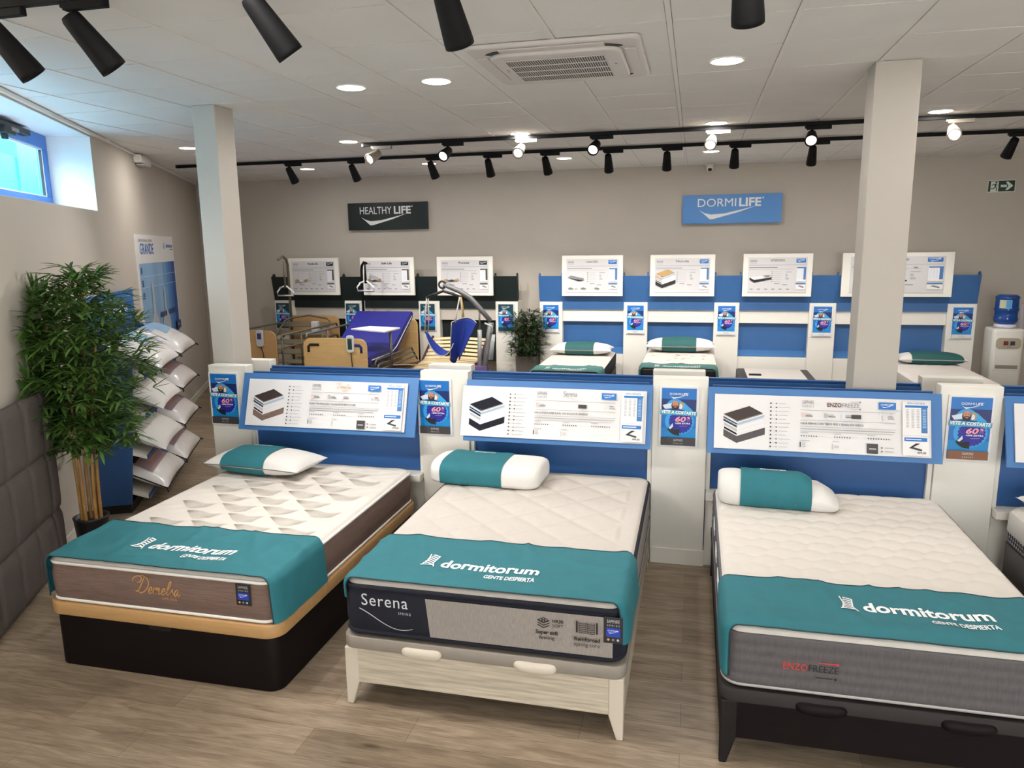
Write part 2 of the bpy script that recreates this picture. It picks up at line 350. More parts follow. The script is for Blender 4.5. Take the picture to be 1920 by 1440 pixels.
b = MB(); b.box(-8.2, 8.2, -.022, 0, ZC-.03, ZC-.002, TBAR); o = b.build('trim_left', loc=W0); o.rotation_euler.z = WROT; struct(o)
for (x0, x1, y0, y1) in ((-3.735, -3.54, 5.20, 5.44), (1.03, 1.29, 5.19, 5.43)):
    b = MB(); b.box(x0, x1, y0, y1, 0, ZC+.002, COLUMN); struct(b.build('column', bevel=.006))
    
# ------------------------------------------------------------------ ceiling fittings
def light(kind, name, energy, parent, loc, col, **kw):
    d = bpy.data.lights.new(name, kind); d.energy = energy; d.color = col
    for k, v in kw.items(): setattr(d, k, v)
    o = bpy.data.objects.new(name, d); COL.objects.link(o); o.parent = parent; o.location = loc; return o
dl = thing('downlight', 'x', 'ceiling light', (0, 0, ZC), group='round recessed downlights')
b = MB(); b.lathe([(.086, .0), (.100, -.001), (.104, -.004), (.104, .004)], m=TBAR, n=32, cap=False); b.build('trim_ring', parent=dl)
b = MB(); b.lathe([(.088, -.0025), (.088, .003)], m=LED, n=32); b.build('diffuser', parent=dl)
light('AREA', 'downlight_glow', DOWN_W, dl, (0, 0, -.006), (1, 0.965, 0.93), shape='DISK', size=.17)
DLS = [(-2.31, 4.96, 'glowing round downlight left of the air conditioner, farther from it'), (-1.69, 4.94, 'glowing round downlight just left of the ceiling air conditioner'),
       (0.15, 4.92, 'glowing round downlight right of the ceiling air conditioner'), (-3.49, 7.37, 'glowing round downlight to the right of the left column, above the tracks'),
       (-1.69, 7.40, 'glowing round downlight just above the near track, behind the air conditioner'), (0.15, 7.33, 'glowing round downlight just above the near track, above the ceiling camera'),
       (1.98, 7.29, 'glowing round downlight right of the right column'), (-5.30, 7.27, 'downlight mostly hidden by the left column'),
       (-5.20, 9.65, 'glowing round downlight under the far track, beside the left column'), (-3.42, 9.60, 'glowing round downlight behind the far track, above the dark green sign'),
       (-1.63, 9.61, 'glowing round downlight behind the far track, in the middle of the back ceiling'), (0.15, 9.50, 'glowing round downlight just above the white ceiling camera'),
       (1.98, 9.55, 'downlight behind the right column'), (3.8, 7.3, 'downlight beyond the right edge of the photo'), (3.8, 4.92, 'downlight beyond the right edge of the photo, nearer'),
       (1.98, 4.92, 'downlight right of the right column, out of the photo'), (-3.49, 2.5, 'added unseen downlight above the grey headboard side'), (-1.69, 2.5, 'added unseen downlight above the front aisle'),
       (0.15, 2.5, 'added unseen downlight above the front aisle right'), (1.98, 2.5, 'added unseen downlight above the front aisle far right'), (-1.69, 0.1, 'added unseen downlight behind the camera, left'), (0.9, 0.1, 'added unseen downlight behind the camera, right')]  # front-aisle and behind-camera downlights are unseen, added for the light they give
for i, (x, y, lb) in enumerate(DLS):
    if i == 0: dl.location = (x, y, ZC); dl['label'] = lb
    else: dup(dl, lb, (x, y, ZC))
# cassette air conditioner
ac = thing('air_conditioner', 'white ceiling cassette air conditioner with slatted square grille', 'air conditioner', (-.79, 4.62, ZC))
b = MB(); b.loft([[(x, y, z) for x, y in rrect(w, w, r)] for (w, r, z) in ((.96, .05, .0), (.96, .05, -.012), (.93, .06, -.022))], FROST); b.build('outer_panel', parent=ac)
b = MB(); b.loft([[(x, y, z) for x, y in rrect(w, w, r)] for (w, r, z) in ((.74, .10, -.02), (.74, .10, -.038), (.72, .10, -.046))], FROST); b.build('centre_panel', parent=ac)
b = MB(); b.box(-.29, .27, -.27, .27, -.0475, -.046, BLACKP); b.build('intake', parent=ac)
b = MB()
for k in range(41):
    x = -.29 + .56*k/40; b.box(x-.0024, x+.0024, -.27, .27, -.0495, -.0476, FROST)
for k in range(5):
    y = -.27 + .54*k/4; b.box(-.29, .27, y-.007, y+.007, -.0505, -.0476, FROST)
b.build('grille', parent=ac)
for (x0, x1, y0, y1) in ((-.29, .29, -.445, -.385), (-.29, .29, .385, .445), (-.445, -.385, -.29, .29), (.385, .445, -.29, .29)):
    b = MB(); b.box(x0, x1, y0, y1, -.030, -.023, FROST); b.build('louver', parent=ac, bevel=.004)
for (sx, sy) in ((1, 1), (-1, 1), (1, -1), (-1, -1)):
    b = MB(); P = []
    for r0 in (.378, .405):
        pass
    pts = [(sx*(.27+.135*math.sin(t)), sy*(.27+.135*math.cos(t))) for t in [k*PI/2/8*.55 + .1 for k in range(9)]]
    inn = [(sx*(.27+.10*math.sin(t)), sy*(.27+.10*math.cos(t))) for t in [k*PI/2/8*.55 + .1 for k in range(9)]]
    b.prism(pts + inn[::-1], -.026, -.0225, BLACKP); b.build('corner_vent', parent=ac)
b = MB()
for (x, y, r) in ((-.325, -.02, .006), (-.325, -.06, .006), (.315, -.05, .007)): b.lathe([(r, -.048), (r, -.046)], (x, y, 0), GINK, 10)
b.build('indicator_lamp', parent=ac)
# lighting tracks and their spotlights
def track(x0, x1, y, lb):
    t = thing('lighting_track', lb, 'lighting track', ((x0+x1)/2, y, ZC), group='black lighting tracks')
    h = (x1-x0)/2; b = MB(); b.box(-h, h, -.018, .018, -.040, -.004, BLACK); b.build('rail', parent=t, bevel=.003)
    b = MB()
    for s in (-1, 1): b.box(s*h-.012, s*h+.012, -.020, .020, -.042, -.003, BLACKP)
    b.build('end_cap', parent=t)
    return t
track(-6.47, 4.6, 8.62, 'long black lighting track nearest the back wall')
track(-3.38, 4.6, 7.48, 'black lighting track in front of the longer one, with lit spotlights')
track(-3.1, 2.2, 2.85, 'black lighting track at the top left corner, nearest the camera')
def spot(body, lit, L=.165, R=.042, energy=40, blend=.6, ang=55):
    s = thing('track_spotlight', 'x', 'spotlight', (0, 0, 0))
    b = MB(); b.box(-.045, .165, -.017, .017, -.034, 0, body); b.box(-.06, -.045, -.014, .014, -.022, 0, body); b.build('adapter', parent=s, bevel=.004)
    b = MB(); b.tube([(0, 0, -.034), (0, 0, -.075)], [.013, .009], body, 10); b.build('stem', parent=s)
    h = bpy.data.objects.new('lamp_head', None); COL.objects.link(h); h.parent = s; h.location = (0, 0, -.082)
    b = MB(); b.lathe([(R*.60, .035), (R*.72, .022), (R*.76, 0), (R, -L+.02), (R, -L), (R*.86, -L), (R*.80, -L+.022)], m=body, n=24); b.build('housing', parent=h)
    if lit == 2:
        b = MB(); b.lathe([(R*.80, -L+.012), (R*.80, -L+.010)], m=LENS, n=24); b.build('lens', parent=h)
        b = MB(); b.lathe([(R*1.0, -L+.004), (R*1.0, -L-.004), (R*.84, -L-.004), (R*.84, -L+.004)], m=body, n=24, cap=False); b.build('bezel', parent=h)
    else:
        b = MB(); b.lathe([(R*.80, -L+.016), (R*.80, -L+.014)], m=LENS, n=20); b.build('lens', parent=h)
    light('SPOT', 'spot_glow', energy, h, (0, 0, -L-.012), (1, 0.965, 0.93), spot_size=math.radians(ang), spot_blend=blend, shadow_soft_size=.035)
    return s
def aim(root, target):
    h = [c for c in root.children if c.name.startswith('lamp_head')][0]
    d = (Vector(target) - (root.location + h.location)).normalized()
    h.rotation_euler = d.to_track_quat('-Z', 'Y').to_euler()
ORD = ['first', 'second', 'third', 'fourth', 'fifth', 'sixth', 'seventh', 'eighth', 'ninth', 'tenth']
pb = spot(BLACK, 2, L=.13, R=.056, energy=SPOT_NEAR_W, ang=70); ps = spot(SILVER, 2, L=.13, R=.056, energy=SPOT_NEAR_W, ang=70)
near = [(-3.23, 's'), (-2.46, 'b'), (-1.70, 's'), (-.96, 'b'), (.12, 's'), (.99, 'b'), (2.14, 's'), (3.0, 'b')]
ub = us = False; ks = kb = 0; wall_lamp = None
for i, (x, c) in enumerate(near):
    if c == 's':
        ks += 1; lb = 'lit silver spotlight, %s silver one from the left on the near track' % ORD[ks-1]
        o = ps if not us else dup(ps, lb); us = True
    else:
        kb += 1; lb = 'lit black spotlight facing the camera, %s black one on the near track' % ORD[kb-1]
        o = pb if not ub else dup(pb, lb); ub = True
    o['label'] = lb; o['group'] = 'spotlights on the near track'; o.location = (x, 7.48, ZC-.040)
    aim(o, (x-.45 if i not in (0, 2) else x-(.2 if i else 1.1), 4.4, 1.5))
    if i == 0: lo = [q for h in o.children for q in h.children if q.type == 'LIGHT'][0]; wall_lamp = lo
wall_lamp.data = wall_lamp.data.copy(); wall_lamp.data.energy = 70
pf = spot(BLACK, 1, energy=SPOT_FAR_W, L=.165, R=.052, ang=75)
far = [-4.89, -4.05, -3.05, -2.35, -1.68, -.97, -.33, .38, 1.16, 3.02]
for i, x in enumerate(far):
    lb = 'black spotlight turned to the back wall, %s from the left on the far track' % ORD[i]
    o = pf if i == 0 else dup(pf, lb); o['label'] = lb; o['group'] = 'spotlights on the far track'; o.location = (x, 8.62, ZC-.040)
    dx = [.5, .45, .5, .15, .35, 0, -.05, 0, .05, -.6][i]
    aim(o, (x+dx, 10.4, 0.4))
pn = spot(BLACK, 1, energy=SPOT_FRONT_W, L=.215, R=.058, ang=75)
LBF = ['black spotlight cut by the left edge of the photo, nearest track', 'whole black spotlight hanging at the top left corner', 'black spotlight tilted right at the top edge, above the left column', 'black spotlight pointing down at the top edge, left of the air conditioner', 'tip of a black spotlight at the top edge, right of the air conditioner']
for i, (x, dx) in enumerate([(-2.99, .5), (-2.57, .55), (-1.72, .55), (-.94, .15), (.14, .1)]):
    o = pn if i == 0 else dup(pn, LBF[i]); o['label'] = LBF[i]; o['group'] = 'spotlights on the nearest track'; o.location = (x, 2.85, ZC-.040)
    lo = [q for h in o.children for q in h.children if q.type == 'LIGHT'][0]; lo.data = lo.data.copy(); lo.data.energy = SPOT_FRONT_W*(10 if i < 2 else .2)
    aim(o, (x+dx*2.2, 4.1+.2*(dx < .3), 0.9))
# small ceiling camera, exit sign, wall lamp
t = thing('security_camera', 'small white dome security camera on the back ceiling', 'camera', (.16, 10.9, ZC))
b = MB(); b.lathe([(.055, 0), (.058, -.02), (.045, -.04)], m=WHITE); b.build('base', parent=t)
b = MB(); b.lathe([(.03, .02), (.048, -.01), (.046, -.05), (.03, -.06)], (0, -.03, -.05), WHITE, M4=Matrix.Rotation(-.9, 4, 'X')); b.build('body', parent=t)
b = MB(); b.lathe([(.028, -.061), (.02, -.066)], (0, -.03, -.05), BLACKP, M4=Matrix.Rotation(-.9, 4, 'X')); b.build('lens', parent=t)
t = thing('emergency_light', 'small white box light high on the left wall', 'emergency light', wp(3.98, 0, ZC-.012), (0, 0, WROT))
b = MB(); b.box(-.25, .25, -.085, 0, -.09, 0, WHITE); b.build('housing', parent=t, bevel=.012)
b = MB(); b.box(-.20, .10, -.105, -.02, -.115, -.10, GREYPL); b.build('bracket', parent=t, bevel=.004)
# ------------------------------------------------------------------ wall signs
for (x0, x1, z0, z1, m, a1, a2, lb) in ((-5.28, -3.965, 2.49, 2.90, GREEN, 'HEALTHY', 'LIFE', 'dark green sign board with white lettering high on the back wall'),
                                        (-.19, 1.13, 2.49, 2.88, SIGNBLUE, 'DORMI', 'LIFE', 'blue sign board with white lettering high on the back wall')):
    t = thing('wall_sign', lb, 'sign', ((x0+x1)/2, 11.02, (z0+z1)/2), group='brand signs on the back wall'); w = x1-x0; h = z1-z0
    b = MB(); b.box(-w/2, w/2, -.02, .015, -h/2, h/2, m); b.box(-w/2+.06, w/2-.06, .015, .05, -h/2+.06, h/2-.06, m); b.build('board', parent=t, bevel=.003)
    a = Art(.0008); a.logo(a1, a2, -w*.345, .035, w*.665, PRINTW); a.build('lettering', parent=t, loc=(0, -.0205, 0), recalc=False)
t = thing('exit_sign', 'small green emergency exit sign with running figure and arrow', 'sign', (3.78, 11.05, 2.893))
b = MB(); b.box(-.158, .158, -.008, .02, -.075, .075, mat('sign_white', (222, 228, 216), .5)); b.build('plate', parent=t)
EG = mat('exit_green', (12, 52, 34), .5); EW = MATS['sign_white']
a = Art(.0006); a.rect(-.15, -.067, .15, .067, EG); a.rect(-.125, -.067, -.035, .06, EW)
a.rect(-.01, -.014, .06, .016, EW); a.poly([(.045, .052), (.075, .052), (.132, .001), (.075, -.05), (.045, -.05), (.078, .001)], EW)
a.ell(-.062, .044, .011, .011, EG); a.line([(-.078, .022), (-.068, -.004)], .017, EG); a.line([(-.113, .008), (-.098, .026), (-.070, .026), (-.055, .012), (-.040, .012)], .008, EG)
a.line([(-.073, -.002), (-.058, -.026), (-.052, -.062)], .010, EG); a.line([(-.076, -.002), (-.088, -.03), (-.122, -.031)], .010, EG)
a.build('pictogram', parent=t, loc=(0, -.0084, 0), recalc=False)
# ------------------------------------------------------------------ promotional posters
def poster_art(top, bottom, btxt, name, white_bottom=False, brand=('DORMI', 'LIFE'), W=.23, H=.395):
    a = Art(.0004); X = lambda u: (u-.5)*W; Y = lambda v: (v-.5)*H
    def R(u0, v0, u1, v1, m): a.rect(X(u0), Y(v0), X(u1), Y(v1), m)
    def P(pts, m): a.poly([(X(u), Y(v)) for u, v in pts], m)
    def E_(u, v, ru, rv, m, rot=0): a.ell(X(u), Y(v), ru*W, rv*H, m, rot=rot)
    R(0, 0, 1, 1, P_MID); R(0, .81, 1, 1, top); R(0, .60, 1, .81, P_NAVY if brand[0] == 'DORMI' else P_DGREEN); R(0, .14, 1, .25, P_MID)
    E_(.40, .66, .27, .155, P_SKY); E_(.53, .44, .44, .24, P_SKY); P([(.45, .80), (.66, .75), (.90, .62), (.7, .5)], P_SKY)
    R(0, .30, 1, .56, P_BLUE); E_(.53, .42, .42, .225, P_SKY)
    n = 44
    P([(.56 + (.35 if k % 2 else .315)*math.cos(2*PI*k/n), .42 + (.215 if k % 2 else .19)*math.sin(2*PI*k/n)) for k in range(n)], P_DEEP)
    # bearded man lying on a pillow
    P([(.03, .70), (.30, .745), (.34, .66), (.10, .635)], P_PALE); P([(.30, .75), (.36, .755), (.36, .70), (.31, .70)], P_SKIN)
    E_(.57, .70, .075, .06, P_TAN); E_(.55, .685, .05, .045, P_PALE)
    E_(.40, .70, .115, .088, P_HAIR); E_(.40, .735, .092, .052, P_SKIN); E_(.40, .705, .085, .042, P_SKIN); E_(.40, .668, .095, .034, P_HAIR); E_(.40, .677, .04, .009, P_SKIN)
    for s in (-1, 1): E_(.40+s*.036, .732, .014, .005, P_HAIR)
    E_(.38, .60, .30, .04, P_NAVY)
    P([(-.03, .54), (1.03, .525), (1.03, .605), (-.03, .625)], P_BAND)
    a.text('VETE A COSTARTE', 0, Y(.557), .052*H, PRINTW, width=W*1.0, bold=.035, shear=.18, rot=-.035)
    P([(.18, .285), (.30, .355), (.52, .285), (.53, .175), (.36, .19), (.27, .225)], BLACKP); P([(.22, .30), (.33, .39), (.35, .33), (.27, .285)], P_PALE); P([(.3, .30), (.5, .34), (.5, .29), (.34, .285)], P_DEEP)
    a.text('60', X(.56), Y(.425), .085*H, P_PINK, width=W*.31, bold=.03, shear=.2); a.text('%', X(.79), Y(.47), .042*H, P_PINK, width=W*.11, bold=.03, shear=.2)
    a.text('DTO.', X(.79), Y(.435), .016*H, P_PINK, width=W*.11, shear=.2)
    a.text('+20% EXTRA', X(.62), Y(.382), .026*H, PRINTW, width=W*.44, bold=.03, shear=.18); a.line([(X(.53), Y(.345)), (X(.75), Y(.35))], .0016, P_PINK)
    if not white_bottom:
        R(0, 0, 1, .14, bottom)
        if name: a.text(name, 0, Y(.075), .042*H, btxt, width=W*.27); a.text('SERIES', 0, Y(.03), .02*H, btxt, width=W*.27, space=1.5)
    else:
        R(0, 0, 1, .115, PAPER); a.text(name, 0, Y(.055), .026*H, GINK, width=W*.34); a.rect(X(.36), Y(.026), X(.64), Y(.034), LINK)
    a.logo(brand[0], brand[1], X(.235), Y(.885), W*.54, PRINTW)
    return a
PM = {}
def poster(kind, x, y, z, label, group):
    """one printed poster in its white holder; z = centre"""
    cfg = {'sapphire': dict(top=P_BLUE, bottom=DGREY, btxt=GREYPL, name='SAPPHIRE'), 'diamond': dict(top=P_BLUE, bottom=P_BROWN, btxt=PAPER, name='DIAMOND'),
           'white': dict(top=P_BLUE, bottom=None, btxt=None, name='SERIES', white_bottom=True), 'green': dict(top=P_DGREEN, bottom=P_DGREEN, btxt=GREYPL, name='', brand=('HEALTHY', 'LIFE'))}[kind]
    if kind in PM:
        return dup(PM[kind], label, (x, y, z), group=group)
    t = thing('promo_poster', label, 'poster', (x, y, z), group=group)
    b = MB(); b.box(-.131, .131, 0, .012, -.214, .210, BRIGHT); b.build('holder', parent=t, bevel=.002)
    poster_art(**cfg).build('print', parent=t, loc=(0, -.0004, 0), recalc=False)
    PM[kind] = t; return t
# ------------------------------------------------------------------ front partition: white pedestals, blue headboards
PED = [(-3.70, -3.365), (-1.93, -1.565), (-.25, .115), (1.52, 1.87)]
plb = ['white pedestal in front of the left column', 'white pedestal between the two left front beds', 'white pedestal between the middle and right front beds', 'white pedestal right of the right front bed, with the brown-banded poster']
glb = ['sapphire', 'sapphire', 'sapphire', 'diamond']
pol = ['blue discount poster on the pedestal before the left column', 'blue discount poster on the pedestal between the two left front beds', 'blue discount poster on the pedestal between the middle and right front beds', 'blue discount poster with a brown bottom band']
def pedestal(x0, x1, y0, y1, h, lb, group, name='display_pedestal', skirt=True):
    t = thing(name, lb, 'pedestal', ((x0+x1)/2, y0, 0), group=group); w = (x1-x0)/2
    b = MB(); b.box(-w, w, 0, y1-y0, 0, h, WHITE); b.build('body', parent=t, bevel=.004)
    if skirt:
        b = MB(); b.box(-w+.004, w+.006, -.011, -.0005, 0, .115, WHITE); b.build('skirting', parent=t, bevel=.003)
    return t
for i, (x0, x1) in enumerate(PED):
    pedestal(x0, x1, 5.08, 5.18, 1.33, plb[i], 'white pedestals of the front row')
    c = [-3.565, -1.82, -.075, 1.695][i]
    poster(glb[i], c, 5.067, 1.065, pol[i], 'discount posters on the front row')
rp = [(-3.74, -3.385), (-2.0, -1.65), (-.27, .10), (1.51, 1.88)]
rlb = ['white rear pedestal behind the left column', 'white rear pedestal behind the one between the two left front beds', 'white rear pedestal behind the one left of the right front bed', 'white rear pedestal behind the one with the brown-banded poster']
for i, (x0, x1) in enumerate(rp): pedestal(x0, x1, 5.45, 5.55, 1.318, rlb[i], 'white pedestals of the rear side', skirt=False)
hb = [(-3.365, -1.93), (-1.565, -.25), (.115, 1.52), (1.87, 3.2)]
hlb = ['blue slanted headboard panel behind the bed with taupe sides', 'blue slanted headboard panel behind the navy and grey bed', 'blue slanted headboard panel behind the dark grey bed at right', 'blue slanted headboard panel cut by the right edge of the photo']
TILT = -math.atan2(.14, .415)
for i, (x0, x1) in enumerate(hb):
    t = thing('headboard_unit', hlb[i], 'headboard', ((x0+x1)/2, 5.1, 0), group='blue headboards of the front row'); w = (x1-x0)/2
    b = MB(); b.box(-w, w, 0, .018, 0, .438, BLUE); o = b.build('slanted_board', parent=t, loc=(0, -.18, .866), bevel=.002); o.rotation_euler.x = TILT
    b = MB(); b.box(-w+.03, w-.03, .03, .05, .555, 1.28, BLUED); b.build('lower_panel', parent=t)
    b = MB(); b.box(-w+.005, w-.005, -.085, .05, .50, .552, WHITE); b.box(-w+.005, w-.005, .0, .05, 0, .50, WHITE); b.build('ledge', parent=t, bevel=.003)
    for s in (-w+.002, w-.03): b = MB(); b.box(s, s+.028, .0, .05, .552, 1.26, WHITE); b.build('side_strip', parent=t)
rb = [(-3.385, -2.0), (-1.65, -.27), (.10, 1.51), (1.88, 3.2)]
rbl = ['blue rear headboard top behind the bed with taupe sides', 'blue rear headboard top behind the navy and grey bed', 'blue rear headboard top behind the right front bed and the right column', 'blue rear headboard top at the right edge of the photo']
for i, (x0, x1) in enumerate(rb):
    t = thing('rear_headboard', rbl[i], 'headboard', ((x0+x1)/2, 5.45, 0), group='blue headboards of the rear side'); w = (x1-x0)/2
    b = MB(); b.box(-w, w, 0, .018, 0, .43, BLUED); o = b.build('slanted_board', parent=t, loc=(0, .16, .86), bevel=.002); o.rotation_euler.x = -TILT
    b = MB(); b.box(-w, w, .0, .02, 0, 1.25, BLUED); b.build('lower_panel', parent=t)
SCRIPT = {'D': (1.9, [[(-.75, 1.5), (-.85, 1.95), (-.45, 2.4), (.2, 2.5), (.55, 2.2), (.35, 1.6), (-.1, 1.5)], [(.95, 2.35), (.75, 1.5), (.5, .6), (.15, .05)], [(.15, .05), (-.05, .15), (.3, .2), (.9, -.05), (1.6, .5), (1.85, 1.4), (1.5, 2.2), (.7, 2.6), (.1, 2.45)]]),
 'e': (.68, [[(-.05, .25), (.4, .5), (.55, .85), (.35, 1.0), (.1, .6), (.15, .1), (.4, .0), (.75, .3)]]), 'm': (1.35, [[(0, .2), (.2, .95), (.22, .5), (.15, 0)], [(.17, .2), (.4, .85), (.6, .95), (.62, .5), (.57, 0)], [(.59, .2), (.82, .85), (1.0, .95), (1.02, .4), (1.1, .02), (1.4, .3)]]),
 'l': (.62, [[(-.02, .2), (.4, 1.1), (.6, 1.9), (.45, 2.15), (.25, 1.5), (.18, .5), (.3, .02), (.68, .3)]]), 's': (.62, [[(-.05, .2), (.35, 1.05), (.36, .7), (.5, .3), (.35, .0), (.05, .08)], [(.35, .0), (.68, .3)]]),
 'a': (.95, [[(.6, .85), (.35, .98), (.05, .5), (.15, .02), (.4, .15), (.65, .95), (.62, .3), (.75, .0), (1.05, .35)]])}
def script(a, word, u, v, w, m, slant=.28, th=.09):
    x = 0; strokes = []
    for ch in word:
        adv, st = SCRIPT[ch]
        for q in st:
            pts = [Vector(q[0])] + [Vector(p) for p in q] + [Vector(q[-1])]; out = []
            for i in range(1, len(pts)-2):
                p0, p1, p2, p3 = pts[i-1:i+3]
                for k in range(5):
                    t = k/5; out.append(.5*((2*p1) + (p2-p0)*t + (2*p0-5*p1+4*p2-p3)*t*t + (3*p1-p0-3*p2+p3)*t**3))
            out.append(pts[-1]); strokes.append([(x + p.x + slant*p.y, p.y) for p in out])
        x += adv + .06
    sc = w/(x+.6); y = a._y()
    for q in strokes: a.line([(u + px*sc, v + pz*sc) for px, pz in q], lambda t: sc*th*(.75+.5*math.sin(PI*t)), m, y=y)
# information boards on the slanted boards
def mattress_icon(a, u, v, s, base, core, navy):
    """exploded mattress drawing: stacked layers seen from a corner; u,v = lower corner"""
    def slab(v0, h, wl, wr, top, left, right, lift=0, d=.52):
        L = (-wl*s, (wl*d)*s); Rr = (wr*s, (wr*.36)*s); B = ((wr-wl)*s, (wl*d+wr*.36)*s)
        a.poly([(u+L[0], v+v0+L[1]), (u, v+v0), (u, v+v0+h), (u+L[0], v+v0+h+L[1])], left)
        a.poly([(u, v+v0), (u+Rr[0], v+v0+Rr[1]), (u+Rr[0], v+v0+h+Rr[1]), (u, v+v0+h)], right)
        a.poly([(u, v+v0+h), (u+Rr[0], v+v0+h+Rr[1]), (u+B[0], v+v0+h+B[1]), (u+L[0], v+v0+h+L[1])], top)
    slab(0, .24*s, .44, .92, PAPER, base, base); slab(.27*s, .07*s, .42, .90, BRIGHT, core, PAPER); slab(.38*s, .10*s, .42, .88, BRIGHT, LINK, PAPER)
    slab(.52*s, .07*s, .45, .90, P_LBLUE, navy, PAPER); slab(.63*s, .05*s, .45, .90, BRIGHT, navy, LINK); slab(.72*s, .035*s, .44, .84, navy, LINK, GINK)
    a.ell(u, v+.80*s, .03*s, .03*s, DGREY)
def info_front(name, art_title, heading, base, core, navy, num, sq):
    W, H = 1.29, .352; a = Art(.00035); X = lambda u: (u-.5)*W; Y = lambda v: v*H
    a.rect(X(0), Y(0), X(1), Y(1), PAPER)
    mattress_icon(a, X(.108), Y(.10), .190, base, core, navy)
    for k in range(12):
        v = .86-.0725*k; y = a._y(); a.ell(X(.27), Y(v), .0055, .0055, DGREY, y=y, n=12); a.rect(X(.277), Y(v)-.0007, X(.292), Y(v)+.0007, LINK, y=y)
        a.ell(X(.297), Y(v), .0058, .0045, [GINK, DGREY, LINK][k % 3], y=y, n=10); a.rect(X(.307), Y(v)-.0016, X(.307+.035+.02*((k*7) % 4)/3), Y(v)+.0016, LINK, y=y)
    y0 = a._y()
    a.text('SAPPHIRE', X(.445), Y(.865), .024, GINK, width=.07); a.text('SERIES', X(.445), Y(.81), .013, GINK, width=.07, space=1.4)
    art_title(a, X, Y)
    a.rect(X(.768), Y(.815), X(.845), Y(.94), P_BLUE); a.logo('DORMI', 'LIFE', X(.778), Y(.885), .075, PRINTW)
    for (v, c) in ((.755, GINK), (.575, GINK)): a.rect(X(.41), Y(v)-.0009, X(.842), Y(v)+.0009, c, y=y0)
    for k, (u, m) in enumerate(((.415, mat('print_blush', (222, 190, 186), .5)), (.52, LINK), (.60, P_PALE))[:3 if sq else 1]):
        a.rect(X(u), Y(.625), X(u+.016), Y(.71), m, y=y0); a.rect(X(u+.019), Y(.675), X(u+.045), Y(.69), LINK, y=y0); a.rect(X(u+.019), Y(.64), X(u+.052), Y(.66), GINK, y=y0)
    if base is not TAUPE: a.rect(X(.645), Y(.625), X(.69), Y(.70), DGREY, y=y0)
    a.ell(X(.79), Y(.665), .010, .013, LINK, y=y0); a.ell(X(.79), Y(.665), .0085, .0115, PAPER); a.rect(X(.81), Y(.68), X(.832), Y(.695), GINK, y=y0); a.rect(X(.81), Y(.635), X(.838), Y(.665), LINK, y=y0)
    a.text(heading, X(.41), Y(.495), .0125, DGREY, width=W*.29, align='l', bold=.02)
    for k, (w2, c) in enumerate(((.435, LINK), (.43, GINK), (.42, LINK) if base is not TAUPE else (.40, GINK))):
        a.line([(X(.41), Y(.455-.042*k)), (X(.41+w2), Y(.455-.042*k))], .0035, c, y=y0)
    for j, (u, n) in enumerate(((.412, 8 - (base is not TAUPE)), (.565, 6+j if False else 7), (.718, 9))):
        a.rect(X(u), Y(.335), X(u+.035), Y(.347), LINK, y=y0)
        for k in range(10):
            y = y0; a.ell(X(u+.004+.0115*k), Y(.285), .0036, .0046, DGREY if k < n else P_PALE, y=y, n=8)
    a.rect(X(.408), Y(.195), X(.455), Y(.207), LINK, y=y0); a.rect(X(.408), Y(.08), X(.4125), Y(.17), INK, y=y0)
    for k in range(3): a.rect(X(.42), Y(.085+.032*k), X(.435), Y(.098+.032*k), LINK, y=y0)
    a.rect(X(.56), Y(.195), X(.59), Y(.207), LINK, y=y0); a.rect(X(.558), Y(.06), X(.561), Y(.165), LINK, y=y0)
    if num: a.text(num, X(.577), Y(.09), .020, LINK, width=.028)
    if sq:
        a.rect(X(.715), Y(.02), X(.765), Y(.195), DGREY, y=y0); a.rect(X(.724), Y(.09), X(.756), Y(.115), LINK)
        for v in (.13, .065): a.ell(X(.782), Y(v), .006, .006, GINK, y=y0, n=10); a.rect(X(.795), Y(v)-.003, X(.835), Y(v)+.003, LINK, y=y0)
    # price table and offer box at the right
    a.rect(X(.873), Y(.02), X(.987), Y(.97), BRIGHT); a.text('VETE A COSTARTE', X(.932), Y(.925), .011, P_BLUE, width=.10, bold=.02)
    y = a._y(); a.rect(X(.885), Y(.865), X(.985), Y(.905), P_BLUE, y=y); a.rect(X(.955), Y(.42), X(.982), Y(.865), BLUE, y=y)
    for k in range(12):
        for c in range(3): a.rect(X(.889+.023*c), Y(.82-.028*k), X(.901+.023*c), Y(.834-.028*k), LINK, y=y)
        a.rect(X(.961), Y(.82-.028*k), X(.976), Y(.834-.028*k), P_LBLUE) if k == 0 else a.rect(X(.961), Y(.82-.028*k), X(.976), Y(.834-.028*k), P_LBLUE, y=y-.0004)
    a.rect(X(.874), Y(.365), X(.987), Y(.37), LINK); a.rect(X(.88), Y(.27), X(.98), Y(.335), P_BLUE); a.rect(X(.886), Y(.295), X(.955), Y(.312), P_PALE)
    a.poly([(X(.90), Y(.15)), (X(.955), Y(.10)), (X(.958), Y(.13)), (X(.912), Y(.175))], DGREY); a.poly([(X(.90), Y(.15)), (X(.93), Y(.235)), (X(.95), Y(.235)), (X(.915), Y(.16))], INK)
    a.text('499,00', X(.955), Y(.055), .012, DGREY, width=.05, bold=.02)
    return a
def t_demelsa(a, X, Y): script(a, 'Demelsa', X(.572), Y(.855), .125, GOLD, th=.12); a.text('SPRING', X(.625), Y(.80), .010, GOLD, width=.045)
def t_serena(a, X, Y): a.text('Serena', X(.60), Y(.85), .036, GINK, width=.095); a.line([(X(.565), Y(.835)), (X(.59), Y(.835)), (X(.62), Y(.79)), (X(.645), Y(.785))], .0015, LINK)
